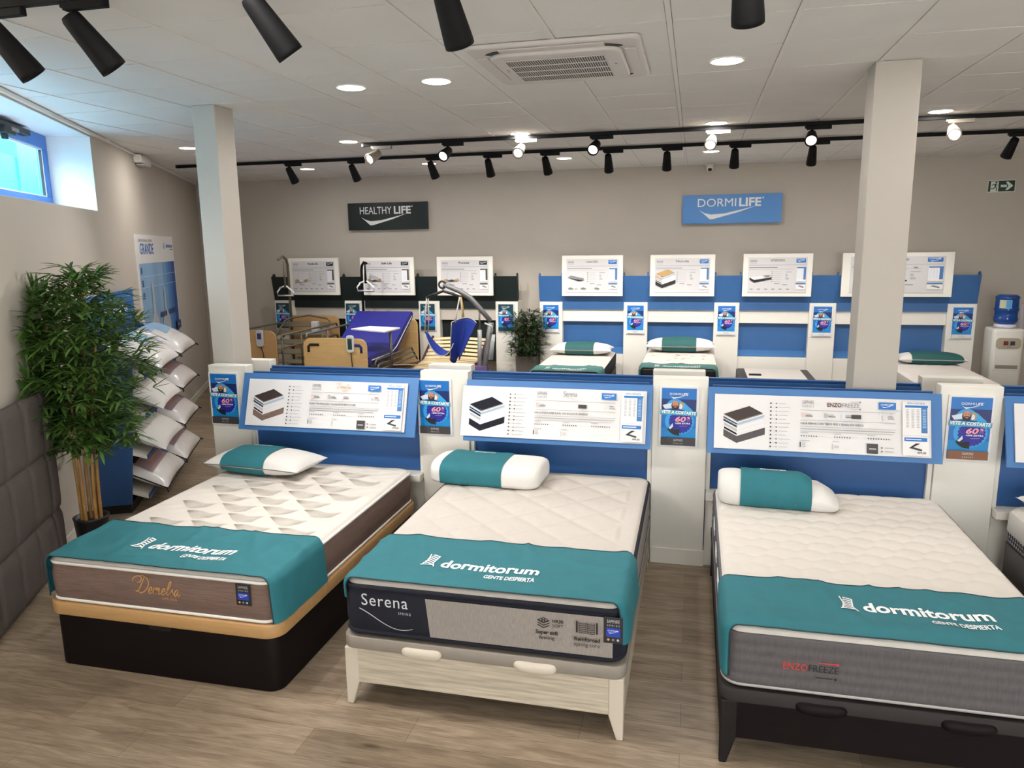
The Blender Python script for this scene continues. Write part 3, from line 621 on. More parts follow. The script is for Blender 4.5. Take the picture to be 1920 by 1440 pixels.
def t_enzo(a, X, Y): a.text('ENZO', X(.60), Y(.83), .026, mat('wine_ink', (92, 28, 40), .6), width=.085, align='r', bold=.02); a.text('FREEZE', X(.604), Y(.83), .026, GINK, width=.10, align='l'); a.rect(X(.64), Y(.925), X(.678), Y(.935), LINK); a.rect(X(.64), Y(.795), X(.678), Y(.805), LINK); a.ell(X(.684), Y(.93), .005, .006, GINK); a.ell(X(.684), Y(.80), .005, .006, GINK)
def t_none(a, X, Y): pass
ibl = ['long white information board above the bed with taupe sides', 'long white information board above the navy and grey bed', 'long white information board above the dark grey bed at right', 'white information board cut by the right edge of the photo']
icf = [('a', t_demelsa, 'BUENA TRANSPIRACIÓN Y UN ELEGANTE EFECTO NUBE', TAUPE, NAVY, P_HAIR, '', True), ('b', t_serena, 'UNA ACOGIDA SUPER SUAVE, CON 30 KILOS DE DENSIDAD', NAVY, PAPER, NAVY, '30', False),
       ('c', t_enzo, 'CADA VERANO CON TEJIDO FRÍO Y SENSACIÓN FRESCA', GREYFAB, NAVY, P_HAIR, '26', True), ('d', t_none, 'DESCANSO', NAVY, INK, NAVY, '', False)]
for i, cx in enumerate((-2.655, -.935, .805, 2.56)):
    t = thing('information_board', ibl[i], 'information board', (cx, 4.915, .905), (TILT, 0, 0), group='information boards on the front headboards')
    b = MB(); b.box(-.648, .648, 0, .012, -.003, .355, BRIGHT); b.build('board', parent=t, bevel=.0015)
    info_front(*icf[i]).build('print', parent=t, loc=(0, -.0004, 0), recalc=False)
# ------------------------------------------------------------------ beds: mattress, base, runner, pillow
def corner_map(x, y, w, d, r):
    """push the corners of a w x d rectangle in onto rounded corners"""
    px, py = abs(x)-(w/2-r), abs(y)-(d/2-r)
    if px > 0 and py > 0:
        m = max(px, py); L = math.hypot(px, py); px, py = px*m/L, py*m/L
        x = math.copysign(w/2-r+px, x); y = math.copysign(d/2-r+py, y)
    return x, y
def edge_dist(x, y, w, d, r):
    px, py = abs(x)-(w/2-r), abs(y)-(d/2-r)
    if px > 0 and py > 0: return r - math.hypot(px, py)
    return min(w/2-abs(x), d/2-abs(y))
def mattress_top(parent, w, d, z, fn, m, r=.075, drop=.022, step=.0125, name='quilted_top'):
    nu, nv = int(w/step), int(d/step)
    def P(u, v):
        x, y = corner_map((u-.5)*w, (v-.5)*d, w, d, r); e = edge_dist(x, y, w, d, r); re = .035
        k = 1.0 if e > re else math.sqrt(max(0, 1-(1-e/re)**2))
        return (x, y, z - drop*(1-k) + fn(x, y)*min(1, e/.05))
    b = MB(); b.grid(nu, nv, P, m); return b.build(name, parent=parent)
def side_rings(w, d, zs, r=.075):
    return [[(x, y, z) for x, y in rrect(w+2*o, d+2*o, r+o, 6)] for z, o in zs]
def torus_loop(b, w, d, z, r, rad, m, out=0):
    pts = rrect(w+2*out, d+2*out, r+out, 6); n = len(pts); rings = []
    for i in range(n):
        a, c = Vector(pts[i-1]), Vector(pts[(i+1) % n]); t = (c-a).normalized(); nn = Vector((t.y, -t.x))
        rings.append([(pts[i][0] + nn.x*rad*math.cos(q), pts[i][1] + nn.y*rad*math.cos(q), z + rad*math.sin(q)) for q in [2*PI*k/6 for k in range(6)]])
    rings.append(rings[0]); b.loft(rings, m, cap=False)
def q_swirl(x, y):
    return .0030*math.sin(x*2*PI/.21 + 1.2*math.sin(y*2*PI/.3))*math.sin(y*2*PI/.16) + .002*noise.noise(Vector((x*4, y*4, 0)))
def q_diamond(x, y, w=1.35, d=1.90):
    e = min(w/2-abs(x), d/2-abs(y))
    if e < .105:
        g = abs(e-.098); return -.004*math.exp(-(g/.006)**2)
    s = .30; p = (x*.94 + y*.94)/s; q = (x*.94 - y*.94)/s + .3; fp, fq = abs(p-round(p))*s, abs(q-round(q))*s
    bulge = min(1, (min(fp, fq)/.11))
    return .010*(1-(1-bulge)**2) - .002 - .003*math.exp(-(min(fp, fq)/.006)**2)
def q_bubble(x, y):
    R = .142; row = round(y/(R*.80)); best = 9
    for rr in (row-1, row, row+1):
        off = (rr % 2)*R/2; cx = round((x-off)/R)*R + off; cy = rr*R*.80; best = min(best, math.hypot((x-cx), (y-cy)*1.12))
    k = best/(R*.53)
    return .008*math.sqrt(max(0, 1-min(1, k)**2)) if k < 1 else -.001
def draped(b, path, y0, y1, ny, m, wr, post=None):
    """cloth with cross-section path (x,z), run along y; wr(x,y,arc) = outward wrinkle"""
    n = len(path); N = []
    for i in range(n):
        a, c = path[max(i-1, 0)], path[min(i+1, n-1)]; dx, dz = c[0]-a[0], c[1]-a[1]; L = math.hypot(dx, dz); N.append((-dz/L, dx/L))
    def P(u, v):
        i = min(n-1, int(round(u*(n-1)))); x, z = path[i]; y = y0 + (y1-y0)*v; h = wr(x, y, i)
        q = (x + N[i][0]*h, y, z + N[i][1]*h)
        return post(*q) if post else q
    b.grid(n-1, ny, lambda u, v: P(u, v**1.35), m)
def runner(x0, x1, ztop, zlow_l, zlow_r, y0, y1, label, tx, ty, tw, seed, shear=0.0, cloth=None, flutter=1.0, loc=None):
    """teal cloth over the foot of a bed, hanging down both sides; lettering lies on the cloth"""
    w = x1-x0; cx = (x0+x1)/2; t = thing('bed_runner', label, 'bed runner', (cx, y0, ztop), group='teal runners on the beds')
    r = .045; g = .006; hw = w/2+g; path = []
    def seg(a, c, n): return [(a[0]+(c[0]-a[0])*k/n, a[1]+(c[1]-a[1])*k/n) for k in range(n)]
    path += seg((-hw+.002, zlow_l-ztop), (-hw, -r), 8)
    path += [(-hw+r-r*math.cos(q), -r+g+r*math.sin(q)) for q in [PI/2*k/6 for k in range(6)]]
    path += seg((-hw+r, g), (hw-r, g), 70)
    path += [(hw-r+r*math.sin(q), -r+g+r*math.cos(q)) for q in [PI/2*k/6 for k in range(6)]]
    path += seg((hw, -r), (hw+.012, zlow_r-ztop), 8) + [(hw+.012, zlow_r-ztop)]
    d = y1-y0
    def wr(x, y, i):
        p = Vector((x*2.6+seed*9.1, y*3.4, seed)); s = noise.noise(p) + .6*noise.noise(Vector((x*9+seed, y*3, 3.3)))
        c = 1-abs(2*y/d-1); rid = .5*(1-abs(noise.noise(Vector((x*5+seed, y*3.1+x*2, 7.7))))*2)**3 if abs(noise.noise(Vector((x*5+seed, y*3.1+x*2, 7.7)))) < .5 else 0
        side = 1.0 if abs(x) < hw-.02 else .6
        front = max(0, 1-y/.13)
        txt = 1-.6*max(0, 1-((x-((tx[0]+tx[1])/2-cx))/(.62*(tx[1]-tx[0])))**2)*max(0, 1-((y-ty+y0-.02)/.13)**2)
        return max(.0, flutter*side*(.0080 + .0075*s + .020*rid)*txt*min(1, .22+max(y, 0)/.09))
    def post(x, y, z):
        R = .062; ins = .45*(R - math.sqrt(max(0, R*R-(R-y)**2))) if y < R else 0
        k = max(0, min(1, (abs(x)-(hw-.11))/.10)); return (x - math.copysign(ins*k, x), y, z)
    b = MB(); draped(b, path, 0, d, 48, cloth or TEAL, wr, post); b.build('cloth', parent=t)
    for yy, nm in ((0, 'binding'), (d, 'binding')):
        b = MB(); pts = []
        N0 = [(p[0], yy, p[1]) for p in path]
        b2 = [post(x, yy, z + (wr(x, yy, i) if abs(x) < hw-.01 else 0)) for i, (x, yy_, z) in enumerate(N0)]
        b.tube(b2, .0032, TRIMTEAL, 6); b.build(nm, parent=t)
    # lettering
    a = Art(.0); L = tx[1]-tx[0]; H = .078
    a.text('dormitorum', tx[0]-cx, 0, H*.62, PRINTW, width=L, align='l', bold=.03, shear=shear, y=0)
    a.text('GENTE DESPIERTA', tx[1]-cx-.005, -.045, .022, PRINTW, width=L*.50, align='r', bold=.03, shear=shear, y=0)
    iu = tx[0]-cx-.062; sgn = 1 if shear < .4 else 1
    for k in range(6): a.line([(iu-.026+.004*k, .008+.012*k), (iu-.004, .014+.012*k), (iu+.022+.002*k, .006+.012*k)], .0062, PRINTW, y=0)
    a.line([(iu-.028, -.005), (iu-.012, .03), (iu-.02, .075)], .006, PRINTW, y=0); a.line([(iu+.036, -.008), (iu+.02, .02), (iu+.03, .07)], .006, PRINTW, y=0); a.line([(iu-.034, -.004), (iu+.03, .005)], .005, PRINTW, y=0)
    bmesh.ops.triangulate(a.bm, faces=a.bm.faces)
    for _ in range(2):
        ed = [e for e in a.bm.edges if e.calc_length() > .03]
        if ed: bmesh.ops.subdivide_edges(a.bm, edges=ed, cuts=1); bmesh.ops.triangulate(a.bm, faces=a.bm.faces)
    for v in a.bm.verts:
        x, z = v.co.x, v.co.z; yy = ty-y0 + z*1.65
        v.co = (x, yy, g + max(wr(x+dx, yy+dy, 0) for dx in (-.012, 0, .012) for dy in (-.008, 0, .008)) + .0015)
    a.build('lettering', parent=t, recalc=False)
    return t
def pillow_mesh(b, w, d, h, m, x0=-1, x1=1, grow=0.0, nu=36, nv=24, flat=.45, ear=.07, pw=2.4):
    def shape(u, v, s):
        x = w/2*u*(1-ear*(1-v*v)*abs(u)**6); y = d/2*v*(1-ear*1.2*(1-u*u)*abs(v)**6)
        th = ((1-abs(u)**pw)*(1-abs(v)**pw))**.5
        return (x, y + (grow if v > 0 else -grow)*(abs(v) > .98), h*(flat + (1-flat)*th*s if s > 0 else flat - flat*th) + grow*s + .002*noise.noise(Vector((x*9, y*9, h*7))))
    for s in (1, -1):
        b.grid(nu, nv, lambda a, c: shape(x0+(x1-x0)*a, 2*c-1, s), m)
def pillow(loc, w, d, h, label, sleeve=(-.55, .42), mats=(PILLOWW, TEAL), rot=(0, 0, 0), piping=True, group='pillows with teal sleeves', nu=36):
    t = thing('pillow', label, 'pillow', loc, rot, group)
    b = MB(); pillow_mesh(b, w, d, h, mats[0], nu=nu); b.build('cushion', parent=t)
    b = MB(); pillow_mesh(b, w, d, h, mats[1], sleeve[0], sleeve[1], .007, nu=nu//2); b.build('sleeve', parent=t)
    return t
def sleeve_text(t, x, y, w, zfn):
    a = Art(0.0); a.text('dormitorum', 0, 0, .026, PRINTW, width=w, bold=.03)
    for v in a.bm.verts:
        px, py = x+v.co.x, y+v.co.z; v.co = (px, py, zfn(px, py)+.0105)
    return a.build('lettering', parent=t, recalc=False)
def cushion_z(w, d, h):
    def f(x, y):
        u, v = min(.99, abs(x)*2/w), min(.99, abs(y)*2/d); return h*(.45+.55*((1-u**2.4)*(1-v**2.4))**.5)
    return f
def prof_z(prof):
    def f(x, y):
        best = 0
        for (y0, z0), (y1, z1) in zip(prof, prof[1:]+prof[:1]):
            if min(y0, y1) <= y <= max(y0, y1) and abs(y1-y0) > 1e-6: best = max(best, z0+(z1-z0)*(y-y0)/(y1-y0))
        return best
    return f
def profile_pillow(loc, w, prof, label, mats=(PILLOWW, TEAL), sl=(-.2, .15), rot=(0, 0, 0), endr=.06, taper=0):
    """foam pillow: cross-section prof (y,z) run along x with rounded ends"""
    t = thing('pillow', label, 'pillow', loc, rot, 'pillows with teal sleeves'); cy = sum(p[0] for p in prof)/len(prof); cz = sum(p[1] for p in prof)/len(prof)
    def ring(x, k, g=0):
        tp = 1-taper*max(0, min(1, (x-w/2+.22)/.22))**1.2
        return [(x, cy+(y-cy)*k + g*(1 if y > cy else -1), max(.001, (cz+(z-cz)*k)*tp) + g*(1 if z > cz else 0)) for y, z in prof]
    rings = []
    for s in (-1, 1):
        R = [ring(s*(w/2-endr+endr*math.sin(q)), .55+.45*math.cos(q)**.6 if math.cos(q) > 0 else .55) for q in [PI/2*k/7 for k in range(8)]]
        rings += R[::-1] if s < 0 else R
    b = MB(); b.loft(rings, mats[0]); b.build('cushion', parent=t)
    n = 14; b = MB(); b.loft([ring(sl[0]+(sl[1]-sl[0])*k/n, 1+.004*math.sin(k*2.1), .006+.0015*math.sin(k*1.7)) for k in range(n+1)], mats[1], cap=False); b.build('sleeve', parent=t)
    return t
def smooth_prof(pts, n=5):
    out = []; m = len(pts)
    for i in range(m):
        p0, p1, p2, p3 = [Vector(pts[(i+k-1) % m]) for k in range(4)]
        for k in range(n):
            t = k/n; out.append(tuple(.5*((2*p1) + (p2-p0)*t + (2*p0-5*p1+4*p2-p3)*t*t + (3*p1-p0-3*p2+p3)*t**3)))
    return out
def side_tag(parent, x, y, ztop, w=.09, h=.125):
    t = MB(); t.box(-w/2, w/2, -.004, 0, -h, 0, mat('tag_black', (34, 34, 38), .6)); o = t.build('label_tag', parent=parent, loc=(x, y, ztop), bevel=.002)
    a = Art(.0004); a.text('SAPPHIRE', 0, -h*.22, h*.13, GREYPL, width=w*.66); a.text('SERIES', 0, -h*.34, h*.06, GREYPL, width=w*.66, space=1.4)
    a.rect(-w*.36, -h*.74, w*.36, -h*.40, mat('tag_blue', (30, 62, 168), .6)); a.logo('DORMI', 'LIFE', -w*.28, -h*.53, w*.56, PRINTW)
    for k in (-1, 0, 1): a.ell(k*w*.25, -h*.84, w*.065, w*.065, [GOLD, GINK, GREYPL][k+1])
    a.build('print', parent=o, loc=(0, -.0045, 0), recalc=False); return o

# ---- bed 1: taupe mattress on a dark divan base with beech lid
B1 = (-3.34, -1.97); c1 = sum(B1)/2; w1 = B1[1]-B1[0]
t = thing('storage_bed', 'dark wenge storage bed base with a beech top board', 'bed base', (c1, 4.02, 0), group='storage bed bases of the front row')
b = MB(); b.prism(rrect(w1-.02, 1.91, .07, 8), .0, .30, WENGE, smooth=True); b.build('body', parent=t, bevel=.004)
b = MB(); b.loft([[(x, y, z) for x, y in rrect(w1+.03-o, 1.95-o, .09, 8)] for z, o in ((.302, .004), (.306, 0), (.366, 0), (.374, .006))], BEECH); b.build('top_board', parent=t)
b = MB(); P = [(-.075, .305), (-.06, .27), (.06, .27), (.075, .305)]; b.prism(P, -.9585, -.93, mat('recess_dark', (10, 8, 8), .8), axis='y'); b.build('hand_grip', parent=t)
t = thing('mattress', 'mattress with taupe sides, gold script name and swirl-stitched cream top', 'mattress', (c1, 4.02, 0), group='mattresses of the front row')
W_, D_ = w1-.02, 1.91
b = MB(); b.loft(side_rings(W_, D_, [(.376, -.02), (.388, 0), (.47, .008), (.53, .008), (.588, 0)]), TAUPE, cap=False); b.build('side_band', parent=t)
b = MB(); torus_loop(b, W_, D_, .386, .075, .009, PIPEW); torus_loop(b, W_, D_, .592, .075, .010, PIPEW); b.build('piping', parent=t)
mattress_top(t, W_, D_, .618, q_swirl, CREAM2)
a = MB(); rnd = random.Random(5)
for j in range(13):
    for i in range(6):
        ox = -.68 + i*.29 + (.145 if j % 2 else 0); oy = -.92 + j*.155
        for k in range(10):
            pts = []
            for q in range(15):
                u = q/14; f = (k+1)/10
                xx = ox + .26*u - .03*f*u; yy = oy + .13 - f*.165*u**1.15*(1-.35*u) - .045*math.sin(PI*u*1.15)*f + .012*math.sin(2*PI*u)
                pts.append((xx, yy))
            ok = all(abs(x) < W_/2-.04 and abs(y) < D_/2-.04 for x, y in pts)
            if not ok: continue
            vs = []
            for q, (x, y) in enumerate(pts):
                x2, y2 = pts[min(q+1, 14)]; x1_, y1_ = pts[max(q-1, 0)]; L = math.hypot(x2-x1_, y2-y1_) or 1; hx, hy = -(y2-y1_)/L*.0010, (x2-x1_)/L*.0010
                z = .618 + q_swirl(x, y) + .0012; vs += [(x-hx, y-hy, z), (x+hx, y+hy, z)]
            a.faces(vs, [(2*q, 2*q+1, 2*q+3, 2*q+2) for q in range(14)], GREYTHREAD)
o = a.build('stitched_pattern', parent=t, recalc=False)
a = Art(.0004); 
script(a, 'Demelsa', -.105, .022, .285, GOLD, th=.13); a.text('SPRING', .095, -.005, .014, GOLD, width=.085, space=1.5); a.build('lettering', parent=t, loc=(-2.665-c1, -D_/2-.0095, .455), recalc=False)
side_tag(t, -2.135-c1, -D_/2-.010, .585, .085, .115)
runner(B1[0]+.0, B1[1]-.0, .622, .40, .385, 3.055, 3.56, 'teal runner over the foot of the bed with taupe sides', (-2.84, -2.315), 3.245, 0, 1.3, shear=.35, flutter=1.25)
t = pillow((-3.01, 4.70, .622), .80, .40, .165, 'white pillow in a teal sleeve on the bed with taupe sides', (-.62, .30), rot=(0, 0, -.10))
sleeve_text(t, -.06, .055, .16, cushion_z(.80, .40, .165))
b = MB(); b.tube([(-.40*u_*(1-.07*(1-v_*v_)*abs(u_)**6), .20*v_, .075) for u_, v_ in [(-1+2*k/20, -1+.084*(1-(1-2*k/20)**2)) for k in range(21)]], .003, mat('grey_piping', (90, 96, 98), .7), 6); b.build('piping', parent=t)

# ---- bed 2: navy and grey mattress on a chalk-wood base with legs
B2 = (-1.61, -.25); c2 = sum(B2)/2; w2 = B2[1]-B2[0]
def leg_base(cx, y0, w, d, zl, zt, body, legm, lidm, handm, label, ztop=None):
    t = thing('storage_bed', label, 'bed base', (cx, y0+d/2, 0), group='storage bed bases of the front row'); hw = w/2
    b = MB(); b.box(-hw+.06, hw-.06, -d/2+.008, -d/2+.03, zl, zt, body); b.build('front_panel', parent=t, bevel=.002)
    b = MB()
    for s in (-1, 1): b.box(s*(hw-.012)-.011, s*(hw-.012)+.011, -d/2+.07, d/2-.02, zl, zt, body)
    b.box(-hw+.03, hw-.03, d/2-.03, d/2-.01, zl, zt, body); b.build('side_panel', parent=t)
    for sx in (-1, 1):
        for sy in (-1, 1):
            b = MB(); y = sy*(d/2-.035); x = sx*(hw-.035)
            b.loft([[(x + a*k + sx*o, y + c*k + sy*o, z) for a, c in ((-.034, -.034), (.034, -.034), (.034, .034), (-.034, .034))] for z, k, o in ((0, .45, .018), (zl, 1, 0), (zt, 1, 0))], legm, smooth=False); b.build('leg', parent=t, bevel=.006)
    b = MB(); b.loft([[(x, y, z) for x, y in rrect(w+.012-o, d+.012-o, .06, 8)] for z, o in ((zt+.001, .004), (zt+.006, 0), (ztop-.006, 0), (ztop, .008))], lidm); b.build('lid', parent=t)
    for s in (-1, 1):
        b = MB(); rings = []
        for k in range(17):
            u = -math.cos(PI*k/16); q = math.sqrt(max(0.03, 1-abs(u)**6)); x = s*.275+.1*u
            rings.append([(x, -d/2-.006-.022*q*max(0, math.cos(f))**.7, zt+.018 + .026*q*math.sin(f) - .006*(1-u*u)) for f in [-PI/2+PI*j/8 for j in range(9)]] + [(x, -d/2-.0055, zt+.018+.026*q), (x, -d/2-.0055, zt+.018-.026*q-.004)])
        b.loft(rings, handm); b.build('handle', parent=t)
    return t
leg_base(c2, 3.065, w2, 1.92, .12, .305, CHALK, LEG_W, GREYBAND, LEG_W, 'pale chalk-wood storage bed base on tapered legs with two cream handles', .368)
t = thing('mattress', 'mattress with navy and grey linen sides and diamond-quilted top', 'mattress', (c2, 4.03, 0), group='mattresses of the front row')
W_, D_ = w2-.015, 1.91
b = MB(); b.loft(side_rings(W_, D_, [(.370, -.03), (.385, -.006), (.40, .0), (.45, .01), (.58, .01), (.622, 0)]), NAVY, cap=False); b.build('side_band', parent=t)
b = MB(); yy = -D_/2-.0112
b.grid(40, 8, lambda u, v: (-.25 + (W_/2-.045+.25)*u + .02*(1-u)*(1-v), yy, .408+.192*v), LINEN); b.build('linen_panel', parent=t, recalc=False)
b = MB(); xx = W_/2+.0112
b.box(xx-.012, xx, -.62, .80, .41, .60, LINEN); b.build('linen_panel', parent=t)
b = MB(); torus_loop(b, W_, D_, .395, .075, .012, NAVY); torus_loop(b, W_, D_, .624, .075, .013, NAVY); b.build('piping', parent=t)
mattress_top(t, W_, D_, .654, q_diamond, CREAM, drop=.026)
SIL = mat('silver_thread', (206, 208, 214), .4)
a = Art(.0004); a.text('Serena', -1.385-c2, .03, .060, SIL, width=.235, space=1.1)
a.line([(-1.515-c2+.21*u/14*1.28, .012 - .052*(math.sin(PI*(u/14)-.9)+.78)*(1 if u < 12 else 1)) for u in range(15)], lambda q: .0045*(1-.5*q), SIL)
a.text('SPRING', -1.285-c2, -.002, .013, SIL, width=.062, space=1.6); a.build('lettering', parent=t, loc=(0, yy-.0008, .508), recalc=False)
a = Art(.0004)
for k in range(3): a.poly([(-.615+.0*k, .03+.012*k), (-.585, .045+.012*k), (-.615, .06+.012*k), (-.645, .045+.012*k)], INK if k == 2 else INK); a.poly([(-.615, .036+.012*k), (-.59, .0485+.012*k), (-.615, .061+.012*k), (-.64, .0485+.012*k)], LINEN if k < 2 else INK)
for (du, dv) in ((0, 0), (.012, .006), (-.012, .006), (0, .012)): a.ell(-.615+du, .0665+dv, .0045, .0028, LINEN)
a.text('HR30', -.573, .064, .015, INK, width=.05, align='l', bold=.03); a.text('SOFT', -.573, .042, .015, INK, width=.05, align='l')
a.text('Super soft', -.598, .005, .018, INK, width=.105, bold=.03); a.text('feeling', -.598, -.02, .018, INK, width=.07)
for u in (-.462, -.372): a.rect(u-.004, .03, u+.004, .085, INK)
for u in (-.436, -.398):
    for k in range(6): a.line([(u-.015, .034+.009*k), (u-.012, .031+.009*k), (u+.012, .031+.009*k), (u+.015, .034+.009*k)], .003, INK)
    a.line([(u-.016, .032), (u-.016, .083)], .002, INK); a.line([(u+.016, .032), (u+.016, .083)], .002, INK)
a.text('Reinforced', -.415, -.005, .018, INK, width=.115, bold=.03); a.text('spring core', -.415, -.03, .018, INK, width=.115)
a.build('lettering', parent=t, loc=(-c2, yy-.0008, .488), recalc=False)
side_tag(t, -.30-c2, yy-.001, .607, .085, .125)
runner(B2[0]+.002, B2[1]-.002, .660, .56, .47, 3.075, 3.615, 'teal runner over the foot of the navy and grey bed', (-1.175, -.68), 3.262, 0, 4.1, shear=.04)
pr = smooth_prof([(-.17, .0), (-.20, .05), (-.19, .11), (-.13, .145), (.0, .155), (.13, .145), (.19, .11), (.20, .05), (.17, .0), (0, 0)])
t = profile_pillow((-1.31, 4.72, .66), .76, pr, 'white foam pillow in a teal sleeve on the diamond-quilted mattress', sl=(-.29, .14), rot=(0, 0, -.06), endr=.10); sleeve_text(t, -.06, .06, .15, prof_z(pr))

# ---- bed 3: dark grey mattress with bubble-quilted top
B3 = (.165, 1.515); c3 = sum(B3)/2; w3 = B3[1]-B3[0]
leg_base(c3, 3.02, w3, 1.93, .125, .30, WENGE, DKLEG, mat('dark_grey_lid', (52, 48, 48), .8, spec=.2, var=.05), WENGE, 'dark wood storage bed base on tapered legs at the right', .36)
t = thing('mattress', 'mattress with dark grey sides, red and black name and bubble-quilted top', 'mattress', (c3, 3.99, 0), group='mattresses of the front row')
W_, D_ = w3-.015, 1.92
rz = [(.362, -.03), (.374, -.004), (.385, 0)] + [(.385+.228*k/24, .006+.004*abs(math.sin(PI*k/24*5))) for k in range(25)] + [(.615, 0)]
b = MB(); b.loft(side_rings(W_, D_, rz), GREYFAB, cap=False); b.build('side_band', parent=t)
b = MB(); torus_loop(b, W_, D_, .382, .075, .010, mat('grey_piping_light', (168, 164, 162), .7)); b.build('piping', parent=t)
b = MB(); torus_loop(b, W_, D_, .608, .075, .008, mat('grey_piping_dark', (92, 90, 92), .7)); b.build('piping', parent=t)
mattress_top(t, W_, D_, .634, q_bubble, CREAM2, drop=.028)
yy = -D_/2-.0115
b = MB()
for (y0_, y1_) in ((-.75, -.55), (-.35, -.20), (.05, .20)): b.box(-W_/2-.0125, -W_/2-.006, y0_+.3, y1_+.3, .52, .585, PRINTW)
b.build('side_label', parent=t)
a = Art(.0006); a.text('ENZO', .455, .012, .030, RED, width=.095, bold=.004); a.text('FREEZE', .565, .012, .030, INK, width=.115)
a.rect(.545, .052, .61, .056, RED); a.ell(.617, .054, .006, .006, RED); a.rect(.535, -.014, .60, -.010, INK); a.ell(.612, -.012, .006, .006, INK)
a.build('lettering', parent=t, loc=(-c3, yy-.0005, .468), recalc=False)
runner(B3[0]+.002, B3[1]-.002, .644, .415, .42, 3.025, 3.50, 'teal runner over the foot of the dark grey bed at right', (.755, 1.26), 3.245, 0, 7.7, shear=-.06)
pr = smooth_prof([(-.16, .0), (-.205, .05), (-.21, .12), (-.17, .185), (-.10, .21), (-.03, .195), (.05, .155), (.13, .15), (.19, .12), (.20, .04), (.17, 0), (0, 0)])
t = profile_pillow((.535, 4.72, .638), .70, pr, 'white contoured pillow in a teal sleeve on the bubble-quilted mattress', sl=(-.215, .19), rot=(0, 0, -.05), endr=.10, taper=.68); sleeve_text(t, -.03, -.10, .15, prof_z(pr))

# ---- bed 4: only its corner shows at the right edge
t = thing('storage_bed', 'dark grey bed base at the right edge of the photo', 'bed base', (2.58, 4.02, 0), group='storage bed bases of the front row')
b = MB(); b.prism(rrect(1.34, 1.9, .05, 6), .10, .39, mat('dark_grey_base', (74, 70, 68), .8, var=.08, scale=20, stretch=(6, 6, .4)), smooth=True); b.build('body', parent=t)
for sx in (-1, 1):
    for sy in (-1, 1): b = MB(); b.tube([(sx*.6, sy*.85, 0), (sx*.6, sy*.85, .10)], [.02, .028], DKLEG, 12); b.build('leg', parent=t)
t = thing('mattress', 'white-topped mattress with a black and white trellis band at the right edge', 'mattress', (2.58, 4.02, 0), group='mattresses of the front row')
TREL = bpy.data.materials.new('trellis_fabric'); TREL.use_nodes = True; nt = TREL.node_tree; tc = nt.nodes.new('ShaderNodeTexCoord'); mp = nt.nodes.new('ShaderNodeMapping'); mp.inputs['Rotation'].default_value = (0, PI/4, PI/4)
ck = nt.nodes.new('ShaderNodeTexChecker'); ck.inputs['Scale'].default_value = 46; ck.inputs[1].default_value = rgb(40, 40, 46); ck.inputs[2].default_value = rgb(206, 206, 208)
nt.links.new(tc.outputs['Object'], mp.inputs[0]); nt.links.new(mp.outputs[0], ck.inputs[0]); nt.links.new(ck.outputs[0], nt.nodes['Principled BSDF'].inputs['Base Color']); nt.nodes['Principled BSDF'].inputs['Roughness'].default_value = .9
b = MB(); b.loft(side_rings(1.335, 1.9, [(.392, -.01), (.40, 0), (.47, .004)]), TREL, cap=False); b.build('side_band', parent=t)
b = MB(); b.loft(side_rings(1.335, 1.9, [(.47, .006), (.48, .010), (.57, .008), (.592, 0)]), CREAM2, cap=False); b.build('upper_band', parent=t)
mattress_top(t, 1.335, 1.9, .616, q_bubble, CREAM2, drop=.025, step=.03)
pillow((2.30, 4.72, .622), .74, .40, .14, 'white pillow cut by the right edge of the photo', (-.4, .4))
# ------------------------------------------------------------------ left side: padded headboard, bamboo, pillow shelf, height poster
t = thing('padded_headboard', 'grey padded headboard with square tufts leaning on the left wall', 'headboard', wp(-.70, .02), (0, 0, WROT))
b = MB(); b.box(-.80, .80, -.055, 0, .02, 1.27, UPH); b.build('board', parent=t, bevel=.02, seg=3)
b = MB(); cols = [-.80, -.64, -.32, .005, .33, .65, .80]; rows = [.02, .415, .845, 1.275]
for i in range(6):
    for j in range(3):
        x0, x1, z0, z1 = cols[i], cols[i+1], rows[j], rows[j+1]
        def P(u, v, x0=x0, x1=x1, z0=z0, z1=z1):
            k = (1-(abs(2*u-1))**6)*(1-(abs(2*v-1))**6); return (x0+(x1-x0)*u, -.056-.026*k**.5, z0+(z1-z0)*v)
        b.grid(12, 14, P, UPH)
b.build('tufted_padding', parent=t)
